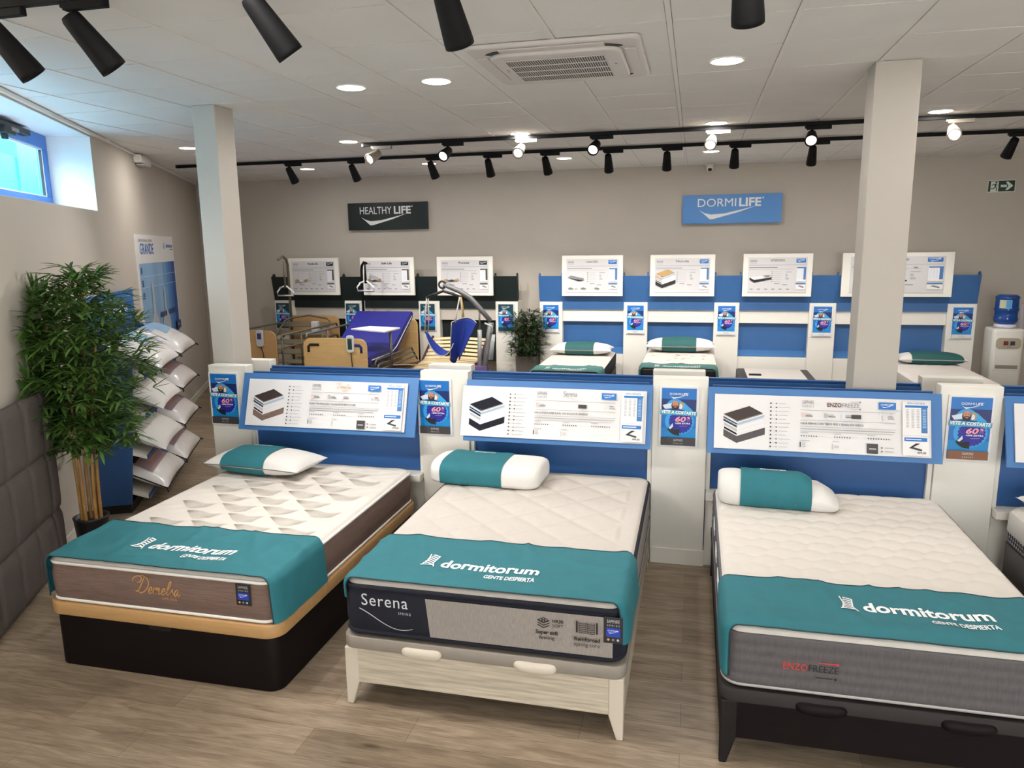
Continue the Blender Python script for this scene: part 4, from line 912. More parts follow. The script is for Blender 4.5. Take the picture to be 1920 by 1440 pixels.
# bamboo in a black pot
def leaf(b, p, d, L, wd, m, droop):
    d = d.normalized(); side = d.cross(Vector((0, 0, 1))); side = side.normalized() if side.length > .05 else Vector((1, 0, 0)); k = b.mi(m); prev = None; q = Vector(p); n = 4
    rows_ = []
    for i in range(n+1):
        t_ = i/n; ww = wd*math.sin(PI*min(1, .12+.88*t_))**.8*(1 if i < n else .05); up = side.cross(d)*ww*.18
        rows_.append((b.bm.verts.new(q - side*ww/2 + up), b.bm.verts.new(q), b.bm.verts.new(q + side*ww/2 + up)))
        d = (d + Vector((0, 0, -droop/n))).normalized(); q = q + d*(L/n)
    for i in range(n):
        for j in (0, 1):
            f = b.bm.faces.new((rows_[i][j], rows_[i][j+1], rows_[i+1][j+1], rows_[i+1][j])); f.material_index = k; f.smooth = True
def plant(name, label, loc, pot_fn, canes, spread, zlo, zhi, n, m, seed, leafL, wallfn=None, canem=CANE):
    t = thing(name, label, 'plant', loc); pot_fn(t); r = random.Random(seed); fb = MB(); anchors = []
    for (x, y, h, lx, ly) in canes:
        b = MB(); pts = []; rs = []; nseg = int(h/.17)
        for k in range(nseg+1):
            u = k/nseg; p = Vector((x+lx*u*u, y+ly*u*u, .2+(h-.2)*u)); pts.append(p); rs.append(.0135*(1-.55*u))
            if p.z > zlo-.1: anchors.append(p)
        P2 = []; R2 = []
        for k in range(len(pts)):
            P2 += [pts[k]-Vector((0, 0, .006)), pts[k], pts[k]+Vector((0, 0, .006))]; R2 += [rs[k], rs[k]*1.22, rs[k]]
        b.tube(P2, R2, canem, 8); b.build('cane', parent=t)
    for i in range(n):
        a = r.choice(anchors); z = min(zhi, max(zlo, a.z + r.uniform(-.12, .12))); ang = r.uniform(0, 2*PI); u = (z-zlo)/(zhi-zlo)
        env = spread*(.45+.85*math.sin(PI*min(1, .25+.65*u))**1.2)*(.55 if u > .93 else 1); L = env*r.uniform(.15, .78)
        tip = a + Vector((math.cos(ang)*L, math.sin(ang)*L, r.uniform(-.02, .14)))
        if wallfn: tip = wallfn(tip)
        if r.random() < .35: fb.tube([a, tip], [.003, .0015], LEAF, 4, cap=False)
        for q in range(r.randint(3, 5)):
            an = ang + r.uniform(-1.25, 1.25); d = Vector((math.cos(an), math.sin(an), r.uniform(-.35, .75)))
            if wallfn:
                e = wallfn(tip + d*leafL); d = (e-tip)
                if d.length < .02: continue
            leaf(fb, tip, d, leafL*r.uniform(.65, 1.15), leafL*.15, m, r.uniform(-.1, .6))
    o = fb.build('foliage', parent=t, recalc=False); return t
BL = Vector((-4.31, 4.40, 0))
def bpot(t):
    b = MB(); b.lathe([(.095, 0), (.118, .27), (.122, .285), (.108, .285), (.104, .25)], m=BLACKP, n=28); b.build('pot', parent=t)
    b = MB(); b.lathe([(.106, .25), (.106, .256)], m=SOIL, n=20); b.build('soil', parent=t)
def keep_off_wall(p):
    q = p + BL; off = (q-W0).dot(WN)
    return p + WN*(max(0, .03-off)) if off < .03 else p
plant('bamboo_plant', 'tall bamboo plant in a black pot beside the blue pillow shelf', BL, bpot,
      [(-.06, -.02, 1.85, -.10, -.03), (-.03, .03, 1.98, .03, .02), (.0, -.05, 1.75, .02, -.04), (.035, .01, 1.95, .12, .0), (.06, -.02, 1.6, .16, .02), (.015, .05, 1.9, .0, .05), (.05, .04, 1.7, .10, .06)],
      .40, .86, 1.93, 1150, LEAF, 11, .15, keep_off_wall)
# blue pillow shelf: two columns of sloping trays, blue sides, header board
t = thing('pillow_shelf', 'blue retail shelf of bagged pillows against the left wall', 'shelf unit', wp(1.08, .02), (0, 0, WROT)); LS = 1.86
for s, nm in ((0, 'side_panel'), (LS/2, 'divider'), (LS, 'side_panel')):
    b = MB(); b.prism([(0, .08), (-.28, .08), (-.39, 1.20), (-.39, 1.25), (0, 1.52)], s-.011, s+.011, SHELFBLUE, axis='x'); b.build(nm, parent=t, bevel=.002)
b = MB(); b.box(.02, LS-.02, -.012, 0, .06, 1.52, SHELFBLUE); b.build('back_panel', parent=t)
b = MB(); b.box(.01, LS-.01, -.27, -.02, 0, .08, BLACKP); b.build('plinth', parent=t)
b = MB(); b.box(0, LS, -.02, 0, 1.50, 1.83, P_BLUE); b.build('header_board', parent=t, bevel=.002)
a = Art(.0006); a.text('Almohadas', LS*.62, 1.63, .07, PRINTW, width=.85, bold=.02); a.text('viscoelásticas', LS*.66, 1.57, .028, P_PALE, width=.4); a.rect(LS*.3, 1.765, LS-.01, 1.772, P_LBLUE); a.ell(LS*.72, 1.545, .02, .012, P_PALE); a.build('lettering', parent=t, loc=(0, -.021, 0), recalc=False)
ROWS = [.17, .52, .88, 1.22]
for j, z in enumerate(ROWS):
    for c in (0, 1):
        x0, x1 = .012 + c*LS/2, LS/2-.012 + c*LS/2; dep = .29 + .02*j
        b = MB(); b.prism([(-.02, z+.12), (-dep-.12, z-.03), (-dep-.12, z-.055), (-.02, z+.095)], x0, x1, WHITE, axis='x')
        b.prism([(-dep-.121, z-.06), (-dep-.121, z-.02), (-dep-.132, z-.02), (-dep-.132, z-.06)], x0, x1, SHELFBLUE, axis='x'); b.build('tray', parent=t)
shelf = t
names = ['in a printed bag', 'in a printed bag', 'white with a loose cover', 'white with a fringed cover', 'in a clear bag']
pl = [[('bagged pillow with a dark photo band, bottom tray nearest the camera', 1), ('white pillow with a loose cover, second tray up nearest the camera', 0), ('white pillow with a fringed cover, third tray up nearest the camera', 2), ('bagged pillow on the top tray nearest the bamboo', 3)],
      [('bagged pillow with a photo band, bottom tray far column', 1), ('bagged pillow with a photo band, second tray up far column', 1), ('bagged pillow with a photo band, third tray up far column', 1), ('bagged pillow with a blue band on the top tray far column', 3)]]
R_ = Matrix.Rotation(WROT, 4, 'Z')
for c in (0, 1):
    for j, z in enumerate(ROWS):
        lb, kind = pl[c][j]; dep = .29+.02*j
        loc = wp(1.08, .02) + (R_ @ Vector((LS/4 + c*LS/2, -dep*.62-.13, z+.058)))
        p = thing('packed_pillow', lb, 'pillow', loc, (.48, 0, WROT), 'pillows on the blue shelf')
        w, d, h = .86, .50, .17
        b = MB(); pillow_mesh(b, w, d, h, PILLOWW if kind in (0, 2) else FILM, nu=24, nv=18); b.build('cushion', parent=p)
        if kind in (1, 3):
            b = MB(); pts = rrect(w*.995, d*.99, .02, 3); n = len(pts); pp = [(x*(1-.05*(1-min(1, abs(y)/(d/2))**2)*(abs(x) > w*.4)), y*(1-.05*(1-min(1, abs(x)/(w/2))**2)*(abs(y) > d*.4)), h*.46) for x, y in pts]
            b.tube(pp + [pp[0]], .005, NAVY, 6); b.build('piping', parent=p)
            for s in (-1, 1): b = MB(); b.tube([(s*w*.485, -d*.485, h*.46), (s*w*.535, -d*.52, h*.42), (s*w*.545, -d*.53, h*.36)], [.010, .008, .004], BLACKP, 6); b.build('zip_end', parent=p)
            b = MB(); g = .004
            def band(u, v, x0=-.62, x1=.95, y0=-.05, y1=.95): pass
            def onp(u, v):
                th = ((1-abs(u)**2.4)*(1-abs(v)**2.4))**.5; return (w/2*u, d/2*v, h*(.45+.55*th)+g)
            cc = [mat('photo_mauve', (156, 134, 138), .4), P_SKIN, P_HAIR, P_BLUE] if kind == 1 else [P_LAV, P_LBLUE, P_SKIN, P_BLUE]
            b.grid(10, 6, lambda q, s: onp(-.80+1.66*q, -.30+1.1*s), cc[0] if kind == 1 else FILM); g = .006
            b.grid(8, 4, lambda q, s: onp(-.45+1.1*q, -.1+.45*s+.2*q), cc[1]); g = .008
            b.grid(6, 3, lambda q, s: onp(-.75+1.4*q, .36+.40*s), cc[2] if kind == 1 else cc[1]); b.grid(3, 3, lambda q, s: onp(.55+.28*q, -.28+.25*s), P_BLUE)
            b.build('printed_band', parent=p, recalc=False)
        if kind == 2:
            b = MB(); r = random.Random(4)
            for k in range(60):
                x = -.3+.6*k/59; y = d*.40; b.tube([(x, y-.06, h*.85), (x+r.uniform(-.02, .02), y-.05+r.uniform(-.02, .02), h*1.05+r.uniform(0, .05)), (x+r.uniform(-.03, .03), y-.07+r.uniform(-.02, .02), h*.95+r.uniform(0, .06))], [.008, .006, .002], PRINTW, 5)
            b.build('fringe', parent=p)
# height poster on the wall
t = thing('height_poster', 'tall white and blue height chart poster on the left wall', 'poster', wp(4.42, .001, 1.15), (0, 0, WROT)); PW, PH = 2.10, 1.25
b = MB(); b.box(-PW/2, PW/2, -.008, 0, 0, PH, BRIGHT); b.build('panel', parent=t)
a = Art(.0008); X = lambda u: (u-.5)*PW; Y = lambda v: v*PH
a.text('LLÉVATE A CASA UN COLCHÓN', X(.08), Y(.935), .03, DGREY, width=.66, align='l'); a.text('GRANDE', X(.10), Y(.825), .12, P_BLUE, width=.68, align='l', bold=.015)
a.text('dormitorum', X(.97), Y(.885), .05, P_BLUE, width=.40, align='r', bold=.02); a.rect(X(.88), Y(.86), X(.97), Y(.868), DGREY); a.line([(X(.72), Y(.87)), (X(.705), Y(.93))], .02, P_BLUE)
cc = [mat('chart_%d' % k, c, .5) for k, c in enumerate(((132, 170, 206), (138, 176, 210), (128, 166, 204), (140, 178, 212), (112, 158, 204), (84, 136, 192), (58, 108, 174), (36, 76, 146)))]
us = [.05, .2, .35, .48, .62, .72, .80, .88, .985]
for k in range(8): a.rect(X(us[k]), Y(-.0) + .002, X(us[k+1]), Y(.74), cc[k], y=-.0012)
for v in (.62, .52): a.rect(X(.05), Y(v), X(.985), Y(v)+.004, P_PALE)
SIL_ = mat('chart_figure', (176, 184, 192), .5)
for u, hgt in ((.30, .55), (.60, .50)):
    a.poly([(X(u-.10), Y(0.002)), (X(u-.11), Y(.12)), (X(u-.09), Y(.2)), (X(u-.03), Y(.27)), (X(u-.02), Y(hgt)), (X(u+.02), Y(hgt)), (X(u+.03), Y(.27)), (X(u+.09), Y(.2)), (X(u+.11), Y(.12)), (X(u+.10), Y(.002))], SIL_)
for v in (.70, .585, .475):
    for k in range(3): a.rect(X(.07), Y(v-.02*k)-.01, X(.095), Y(v-.02*k)+.006, P_NAVY)
for u in (.44, .50, .56, .67, .73, .79, .85): a.rect(X(u), Y(.21), X(u+.03), Y(.26), P_NAVY)
a.rect(X(.86), Y(.02), X(.985), Y(.11), P_NAVY); a.text('200 cm', X(.92), Y(.06), .02, PRINTW, width=.15)
a.build('print', parent=t, loc=(0, -.0082, 0), recalc=False)
# ------------------------------------------------------------------ back row: display rails, pedestals, boards, posters
YP = 10.75
def back_rail(x0, x1, m, label, low, lowm, name):
    t = thing('display_rail', label, 'display rail', ((x0+x1)/2, YP, 0), group='display rails on the back wall'); w = (x1-x0)/2
    b = MB(); b.faces([(-w, .0, 1.415), (w, .0, 1.415), (w, -.07, 1.785), (-w, -.07, 1.785), (-w, .02, 1.415), (w, .02, 1.415), (w, -.05, 1.785), (-w, -.05, 1.785)],
                      [(0, 1, 2, 3), (5, 4, 7, 6), (4, 0, 3, 7), (1, 5, 6, 2), (3, 2, 6, 7), (4, 5, 1, 0)], m); b.build('front_board', parent=t)
    for k in low[1]:
        for s in (k-low[2], k+low[2]):
            b = MB(); x = s-(x0+x1)/2; b.prism([(.02, 1.44), (-.05, 1.785), (-.045, 1.80), (.0, 1.83), (.03, 1.80), (.06, 1.44)], x-.009, x+.009, m, axis='x'); b.build('bracket', parent=t)
    for (a0, a1) in low[0]:
        u0, u1 = a0-(x0+x1)/2, a1-(x0+x1)/2
        b = MB(); b.box(u0, u1, .0, .02, 1.305, 1.53, m); b.build('lower_strip', parent=t)
        b = MB(); b.box(u0, u1, .10, .12, lowm, 1.13, m); b.build('bed_panel', parent=t)
        b = MB(); b.box(u0, u1, .03, .05, 1.13, 1.305, WHITE if name == 'b' else WALL); b.build('filler_panel', parent=t)
        if name == 'b': b = MB(); b.box(u0, u1, .07, .10, .665, .75, BLUE); b.box(u0, u1, .02, .10, .0, .66, WHITE); b.build('ledge', parent=t)
    return t
GP = [(-6.50, -6.155), (-5.285, -4.95), (-4.065, -3.73), (-2.855, -2.515)]
DP = [(-2.185, -1.85), (-.965, -.63), (.28, .615), (1.52, 1.855), (3.20, 3.54)]
back_rail(-6.50, -2.515, GREEN, 'dark green display rail along the back wall behind the care beds', ([(-6.155, -5.285), (-4.95, -4.065), (-3.73, -2.855)], [-6.32, -5.115, -3.9, -2.685], .165), .50, 'g')
RAILB = mat('rail_blue', (52, 98, 152), 0.45, var=.03)
back_rail(-2.185, 3.54, RAILB, 'blue display rail along the back wall behind the small beds', ([(-1.85, -.965), (-.63, .28), (.615, 1.52), (1.855, 3.20)], [-2.02, -.80, .45, 1.69, 3.37], .165), .60, 'b')
gl_ = ['first white pedestal from the left under the dark green rail', 'white pedestal under the dark green rail behind the blue care bed', 'white pedestal under the dark green rail behind the patient lift sling', 'white pedestal under the dark green rail left of the potted plant']
dl_ = ['white pedestal under the blue rail right of the potted plant', 'white pedestal under the blue rail, second from the left', 'white pedestal under the blue rail, third from the left', 'white pedestal under the blue rail just left of the right column', 'white pedestal under the blue rail beside the water cooler']
for (x0, x1), lb in list(zip(GP, gl_)) + list(zip(DP, dl_)):
    pedestal(x0, x1, YP-.012, YP+.30, 1.412, lb, 'white pedestals of the back row')
for i, (x0, x1) in enumerate(GP):
    poster('green', (x0+x1)/2 - [.03, .03, .02, .01][i], YP-.027, 1.175, ['dark green topped discount poster, leftmost of the back row', 'dark green topped discount poster behind the blue care bed', 'dark green topped discount poster behind the patient lift straps', 'dark green topped discount poster left of the potted plant'][i], 'discount posters on the back row')
for i, (x0, x1) in enumerate(DP):
    poster('white', (x0+x1)/2 + .01*(i == 4), YP-.027, 1.17, ['small blue discount poster right of the potted plant', 'small blue discount poster between the two back beds with pillows', 'small blue discount poster right of the black-sided back bed', 'small blue discount poster just left of the right column', 'small blue discount poster beside the water cooler'][i], 'discount posters on the back row')
def back_board(x0, x1, kind, label, title):
    t = thing('information_board', label, 'information board', ((x0+x1)/2, YP-.115, 1.505), group='information boards on the back wall'); W = x1-x0; H = .568
    b = MB(); b.box(-W/2, W/2, 0, .04, 0, H, WHITE); b.build('frame', parent=t, bevel=.004)
    a = Art(.0008); X = lambda u: (u-.5)*W; Y = lambda v: v*H; acc = GREEN if kind[0] == 'g' else P_BLUE; acc2 = mat('olive_print', (70, 70, 58), .5) if kind[0] == 'g' else BLUE
    y0 = a.rect(X(.075), Y(.09), X(.925), Y(.915), mat('print_grey', (206, 203, 203), .45)); a.rect(X(.075), Y(.085), X(.925), Y(.092), GINK); y0 = a._y()
    for k in range(7): a.rect(X(.105+.0145*k), Y(.81), X(.112+.0145*k), Y(.86), GINK, y=y0); 
    a.rect(X(.105), Y(.775), X(.20), Y(.785), LINK, y=y0)
    a.text(title, X(.50), Y(.82), .030, DGREY if kind[0] == 'g' else GINK, width=W*.20, bold=.02)
    a.rect(X(.765), Y(.79), X(.90), Y(.885), acc); a.logo('HEALTHY' if kind[0] == 'g' else 'DORMI', 'LIFE', X(.78), Y(.845), W*.105, PRINTW)
    a.rect(X(.09), Y(.735), X(.91), Y(.741), GINK, y=y0); a.rect(X(.09), Y(.675), X(.50), Y(.69), GINK, y=y0); a.rect(X(.09), Y(.635), X(.72), Y(.645), LINK, y=y0)
    y1 = a._y(); a.rect(X(.775), Y(.36), X(.91), Y(.70), BRIGHT, y=y1); y2 = a._y(); a.rect(X(.78), Y(.66), X(.91), Y(.69), acc2, y=y2); a.rect(X(.875), Y(.40), X(.908), Y(.66), acc2, y=y2)
    for c in range(3): a.rect(X(.79+.028*c), Y(.42), X(.803+.028*c), Y(.64), P_PALE, y=y2)
    a.rect(X(.77), Y(.295), X(.91), Y(.325), acc2, y=y2); a.rect(X(.77), Y(.17), X(.91), Y(.285), BRIGHT, y=y1); a.poly([(X(.80), Y(.25)), (X(.88), Y(.20)), (X(.89), Y(.23)), (X(.83), Y(.265))], GINK)
    for k in range(6):
        a.rect(X(.43), Y(.58-.045*k), X(.56), Y(.587-.045*k), LINK, y=y0); a.ell(X(.425), Y(.583-.045*k), .007, .007, GINK, y=y0, n=8)
    a.rect(X(.62), Y(.57), X(.71), Y(.58), GINK, y=y0); a.rect(X(.62), Y(.47), X(.65), Y(.53), LINK, y=y0); a.rect(X(.62), Y(.40), X(.67), Y(.45), LINK, y=y0)
    a.rect(X(.46), Y(.30), X(.54), Y(.315), GINK, y=y0); a.rect(X(.58), Y(.27), X(.65), Y(.285), GINK, y=y0)
    if kind != 'b1':
        for k in range(6 if kind[0] == 'g' or kind == 'b2' else 3): a.rect(X(.11+.105*k), Y(.165), X(.155+.105*k), Y(.185), GINK, y=y0)
    if kind[0] == 'g':     # care bed drawing
        a.poly([(X(.13), Y(.33)), (X(.13), Y(.42)), (X(.19), Y(.44)), (X(.20), Y(.36))], P_TAN); a.poly([(X(.32), Y(.36)), (X(.32), Y(.42)), (X(.39), Y(.45)), (X(.40), Y(.39))], P_TAN)
        a.line([(X(.17), Y(.40)), (X(.24), Y(.38)), (X(.28), Y(.40)), (X(.36), Y(.38))], .02, GINK); a.line([(X(.22), Y(.37)), (X(.22), Y(.30)), (X(.32), Y(.27))], .008, GINK)
        a.line([(X(.19), Y(.42)), (X(.19), Y(.58)), (X(.22), Y(.59))], .005, LINK); a.poly([(X(.2), Y(.39)), (X(.26), Y(.36)), (X(.33), Y(.38)), (X(.27), Y(.42))], P_PALE if kind == 'g1' else DGREY)
    elif kind == 'b0':
        a.poly([(X(.10), Y(.46)), (X(.24), Y(.40)), (X(.36), Y(.40)), (X(.37), Y(.44)), (X(.30), Y(.46)), (X(.15), Y(.51))], GINK); a.poly([(X(.11), Y(.45)), (X(.28), Y(.37)), (X(.37), Y(.385)), (X(.28), Y(.405))], INK)
        for u in (.15, .36, .58): a.poly([(X(u-.05), Y(.20)), (X(u), Y(.165)), (X(u+.05), Y(.19)), (X(u), Y(.215))], GINK)
    elif kind == 'b1': mattress_icon(a, X(.19), Y(.20), .20, BLACKP, P_HAIR, P_TAN)
    elif kind == 'b2':
        a.poly([(X(.10), Y(.40)), (X(.17), Y(.33)), (X(.42), Y(.41)), (X(.42), Y(.45)), (X(.17), Y(.39)), (X(.10), Y(.45))], INK); a.poly([(X(.10), Y(.45)), (X(.17), Y(.39)), (X(.42), Y(.47)), (X(.36), Y(.51))], PAPER); a.poly([(X(.28), Y(.49)), (X(.34), Y(.455)), (X(.42), Y(.48)), (X(.37), Y(.51))], GINK)
    elif kind == 'b3':
        for u in (.56, .585): a.ell(X(u), Y(.37), .011, .011, INK, y=y0)
        for k in range(6): a.rect(X(.12+.105*k), Y(.66), X(.155+.105*k), Y(.68), GINK)
    a.build('print', parent=t, loc=(0, -.0006, 0), recalc=False)
back_board(-6.16, -5.31, 'g1', 'white framed information board behind the slatted care bed', 'Pieggable Lifts'); back_board(-4.95, -4.08, 'g2', 'white framed information board behind the blue care bed', 'Safe Life'); back_board(-3.72, -2.86, 'g3', 'white framed information board behind the patient lift', 'Power')
back_board(-1.84, -.975, 'b0', 'white framed information board with four small bed drawings', 'Comfort NIDO'); back_board(-.60, .27, 'b1', 'white framed information board with a layered mattress drawing', 'Nuvola'); back_board(.635, 1.515, 'b2', 'white framed information board with a black and white bed drawing', 'INTERFUSION')
back_board(1.88, 3.20, 'b3', 'wide white framed information board partly behind the right column', 'ACTIVE')
# ------------------------------------------------------------------ small beds of the back row
def small_bed(x0, x1, z, y0, side, label, mlabel, base=DKLEG, topm=CREAM, thick=.20, legs=True):
    cx = (x0+x1)/2; w = x1-x0; y1 = 10.62; cy = (y0+y1)/2; d = y1-y0
    t = thing('single_bed', label, 'bed base', (cx, cy, 0), group='bed bases of the back row')
    b = MB(); b.prism(rrect(w, d, .03, 4), z-thick-.16, z-thick-.005, base, smooth=True); b.build('body', parent=t)
    if legs:
        for sx in (-1, 1):
            for sy in (-1, 1): b = MB(); b.box(sx*(w/2-.05)-.025, sx*(w/2-.05)+.025, sy*(d/2-.06)-.025, sy*(d/2-.06)+.025, 0, z-thick-.16, base); b.build('leg', parent=t)
    m = thing('mattress', mlabel, 'mattress', (cx, cy, 0), group='mattresses of the back row')
    b = MB(); b.loft(side_rings(w, d, [(z-thick, -.02), (z-thick+.015, 0), (z-.03, .004), (z-.012, 0)], .05), side, cap=False); b.build('side_band', parent=m)
    mattress_top(m, w, d, z, lambda x, y: .002*noise.noise(Vector((x*5, y*5, z))), topm, r=.05, drop=.016, step=.04, name='top_cover')
    return m
small_bed(-1.92, -1.05, .72, 8.74, NAVY, 'dark single bed base under the leftmost small bed', 'single mattress with a plain cream top, leftmost small bed at the back')
runner(-1.92, -1.05, .724, .56, .56, 8.735, 9.10, 'teal runner on the leftmost small bed at the back', (-1.66, -1.24), 8.86, 0, 2.2, shear=.1, cloth=mat('teal_cloth_grey', (70, 122, 116), .75, var=.05))
t = pillow((-1.49, 10.27, .722), .86, .40, .17, 'white pillow in a dark teal sleeve on the leftmost small bed', (-.50, .42), (PILLOWW, TEALD))
m6 = small_bed(-.60, .29, .79, 8.74, BLACKP, 'dark base under the black-sided single bed', 'black-sided single mattress with small leaf marks, second small bed at the back', base=BLACKP, thick=.24)
a = MB(); r = random.Random(2)
for k in range(26):
    x, y = r.uniform(-.36, .36), r.uniform(-.4, .72); an = r.uniform(-.4, .4)
    a.faces([(x+math.cos(an)*u*.035-math.sin(an)*v*.012, y+math.sin(an)*u*.035+math.cos(an)*v*.012, .7935) for u, v in ((-1, 0), (0, -1), (1, 0), (0, 1))], [(0, 1, 2, 3)], GYT if False else GREYTHREAD)
a.build('leaf_print', parent=m6, recalc=False)
runner(-.60, .29, .794, .66, .66, 8.735, 9.02, 'teal runner on the black-sided small bed at the back', (-.34, .10), 8.83, 0, 5.2, shear=.1, cloth=MATS['teal_cloth_grey'])
pillow((-.155, 10.25, .792), .92, .42, .19, 'white pillow in a dark teal sleeve on the black-sided small bed', (-.52, .45), (PILLOWW, TEALD))
t = thing('single_bed', 'low dark bed base with a cream inset top left of the right column', 'bed base', (1.06, 9.7, 0), group='bed bases of the back row')
b = MB(); b.prism(rrect(.93, 1.86, .05, 5), .0, .52, mat('dark_leatherette', (52, 46, 43), .5, var=.08), smooth=True); b.build('body', parent=t, bevel=.01)
b = MB(); b.box(-.36, .36, -.86, .88, .52, .528, CREAM); b.build('inset_top', parent=t); b = MB(); b.box(-.33, -.18, .30, .36, .528, .545, BLACKP); b.build('strap', parent=t)
t = thing('slatted_bed', 'slatted bed base under the white bed right of the right column', 'bed base', (2.84, 9.70, 0), group='bed bases of the back row')
b = MB()
for s in (-1, 1): b.box(s*.42-.02, s*.42+.02, -.92, .92, .34, .42, DKLEG)
b.build('side_rail', parent=t)
for k in range(12): b = MB(); b.box(-.42, .42, -.88+.155*k, -.80+.155*k, .42, .432, ASH); b.build('slat', parent=t)
for sx in (-1, 1):
    for sy in (-1, 1): b = MB(); b.box(sx*.38-.025, sx*.38+.025, sy*.86-.025, sy*.86+.025, 0, .34, DKLEG); b.build('leg', parent=t)
m8 = thing('mattress', 'plain white mattress right of the right column', 'mattress', (2.84, 9.70, 0), group='mattresses of the back row')
b = MB(); b.loft(side_rings(.86, 1.84, [(.436, -.03), (.45, 0), (.655, .003), (.67, 0)], .06), CREAM2, cap=False); b.build('side_band', parent=m8); mattress_top(m8, .86, 1.84, .684, q_bubble, CREAM2, r=.06, drop=.018, step=.03)
pillow((2.93, 10.33, .686), .80, .34, .15, 'white pillow in a dark green sleeve right of the right column', (-.62, .85), (PILLOWW, TEALD))
# ------------------------------------------------------------------ care beds
def wood_panel(t, name, cx, y, w, z0, z1, m, holes=False, th=.022):
    b = MB(); r = .10; pts = [(cx-w/2, z0), (cx+w/2, z0)] + [(cx+w/2-r+r*math.sin(q), z1-r+r*math.cos(q)) for q in [PI/2-PI/2*k/6 for k in range(7)]]
    pts += [(cx-.1, z1+.005), (cx-w/2+r, z1)] + [(cx-w/2+r-r*math.sin(q), z1-r+r*math.cos(q)) for q in [PI/2*k/6 for k in range(7)]]
    b.prism(pts, y-th/2, y+th/2, m, axis='y'); o = b.build(name, parent=t, bevel=.004)
    if holes:
        for s in (-1, 1):
            b = MB(); yy = y-th/2-.001; x = cx+s*(w/2-.075)
            b.tube([(x, yy, z1-.18), (x, yy, z1-.11), (x-s*.02, yy, z1-.085), (x-s*.15, yy, z1-.085)], .017, mat('grip_hole_l', (44, 28, 18), .8) if s < 0 else ROYAL, 8); b.build('hand_hole', parent=o)
    return o
def rails(t, x, y0, y1, zs, m, posts, name='side_rail', slope=0):
    b = MB()
    for z in zs: b.tube([(x, y0, z-.06), (x, y0+.03, z), (x, y1-.03, z+slope), (x, y1, z+slope-.06)], .014, m, 8)
    b.build(name, parent=t)
    for y in posts: b = MB(); b.tube([(x, y, zs[-1]-.35), (x, y, zs[0]+.01)], .012, m, 8); b.build('rail_post', parent=t)
def trapeze(t, x, y, h, dx, dy, m, arm):
    b = MB(); b.tube([(x, y, .35), (x, y, h-.10), (x+dx*.12, y+dy*.12, h-.02), (x+dx*.5, y+dy*.5, h+.03), (x+dx, y+dy, h+arm)], [.020, .020, .020, .018, .018], m, 10); b.build('lifting_pole', parent=t)
def grab(label, x, y, z, ln, m):
    g = thing('grab_handle', label, 'grab handle', (x, y, z))
    b = MB(); b.tube([(0, 0, 0), (0, 0, -ln)], [.012, .022], m, 6); b.build('strap', parent=g)
    b = MB(); b.tube([(-.10, 0, -ln-.0), (-.02, 0, -ln+.03), (.02, 0, -ln+.03), (.13, 0, -ln-.06), (.125, 0, -ln-.11), (-.13, 0, -ln-.11), (-.14, 0, -ln-.06), (-.09, 0, -ln)], .012, PRINTW, 8); b.build('handle', parent=g)
def chassis(t, w, y0, y1, m):
    b = MB()
    for s in (-1, 1): b.box(s*w*.44-.02, s*w*.44+.02, y0, y1, .40, .45, m)
    for y in (y0+.05, (y0+y1)/2, y1-.05): b.box(-w*.44, w*.44, y-.02, y+.02, .40, .44, m)
    b.build('frame', parent=t)
    for s in (-1, 1):
        b = MB(); b.tube([(s*.25, y0+.25, .10), (s*.25, (y0+y1)/2+.1, .42)], .018, m, 8); b.tube([(s*.25, y1-.25, .10), (s*.25, (y0+y1)/2-.1, .42)], .018, m, 8); b.build('scissor_strut', parent=t)
    for sx in (-1, 1):
        for y in (y0+.2, y1-.2):
            b = MB(); b.tube([(sx*.33-.018, y, .05), (sx*.33+.018, y, .05)], .05, BLACKP, 14); b.tube([(sx*.33, y, .05), (sx*.33, y, .12)], .014, m, 8); b.build('caster', parent=t)
    b = MB(); b.box(-.34, .34, y0+.18, y1-.18, .10, .14, m); b.build('base_frame', parent=t)
t = thing('care_bed', 'metal slatted care bed with wooden ends, no mattress, beside the left column', 'care bed', (-5.72, 9.6, 0), group='adjustable care beds')
chassis(t, .86, -.85, .9, KHAKI); wood_panel(t, 'headboard', .0, .93, .86, .55, 1.20, BEECH); wood_panel(t, 'footboard', .0, -.90, .88, .50, 1.17, BEECH)
def slat_bars(pts, w, m, name, h=.07):
    for (y, z, an) in pts:
        b = MB(); c, s_ = math.cos(an)*h/2, math.sin(an)*h/2; b.faces([(-w, y-c, z-s_), (w, y-c, z-s_), (w, y+c, z+s_), (-w, y+c, z+s_), (-w, y-c, z-s_-.012), (w, y-c, z-s_-.012), (w, y+c, z+s_-.012), (-w, y+c, z+s_-.012)], [(0, 1, 2, 3), (7, 6, 5, 4), (0, 4, 5, 1), (3, 2, 6, 7), (1, 5, 6, 2), (0, 3, 7, 4)], m); b.build(name, parent=t)
slat_bars([(-.75, .55, 0), (-.55, .56, 0), (-.35, .57, .05), (-.15, .58, .05), (.05, .62, .4), (.22, .74, .6), (.38, .86, .6), (.54, .98, .6), (.68, 1.09, .6)], .38, KHAKI, 'slat', .10)
b = MB(); b.tube([(-.40, .0, .60), (-.38, .72, 1.13), (-.3, .78, 1.17), (0, .80, 1.215), (.3, .78, 1.17), (.38, .72, 1.13), (.40, .0, .60)], .014, KHAKI, 8); b.build('backrest_frame', parent=t)
rails(t, .46, -.82, .80, (1.10, .93), KHAKI, (-.80, -.3, .3)); rails(t, -.46, -.82, .80, (1.10, .93), KHAKI, (-.80, .3))
b = MB(); b.box(.30, .40, .28, .36, 1.02, 1.17, GREYPL); b.build('control_box', parent=t, bevel=.01)
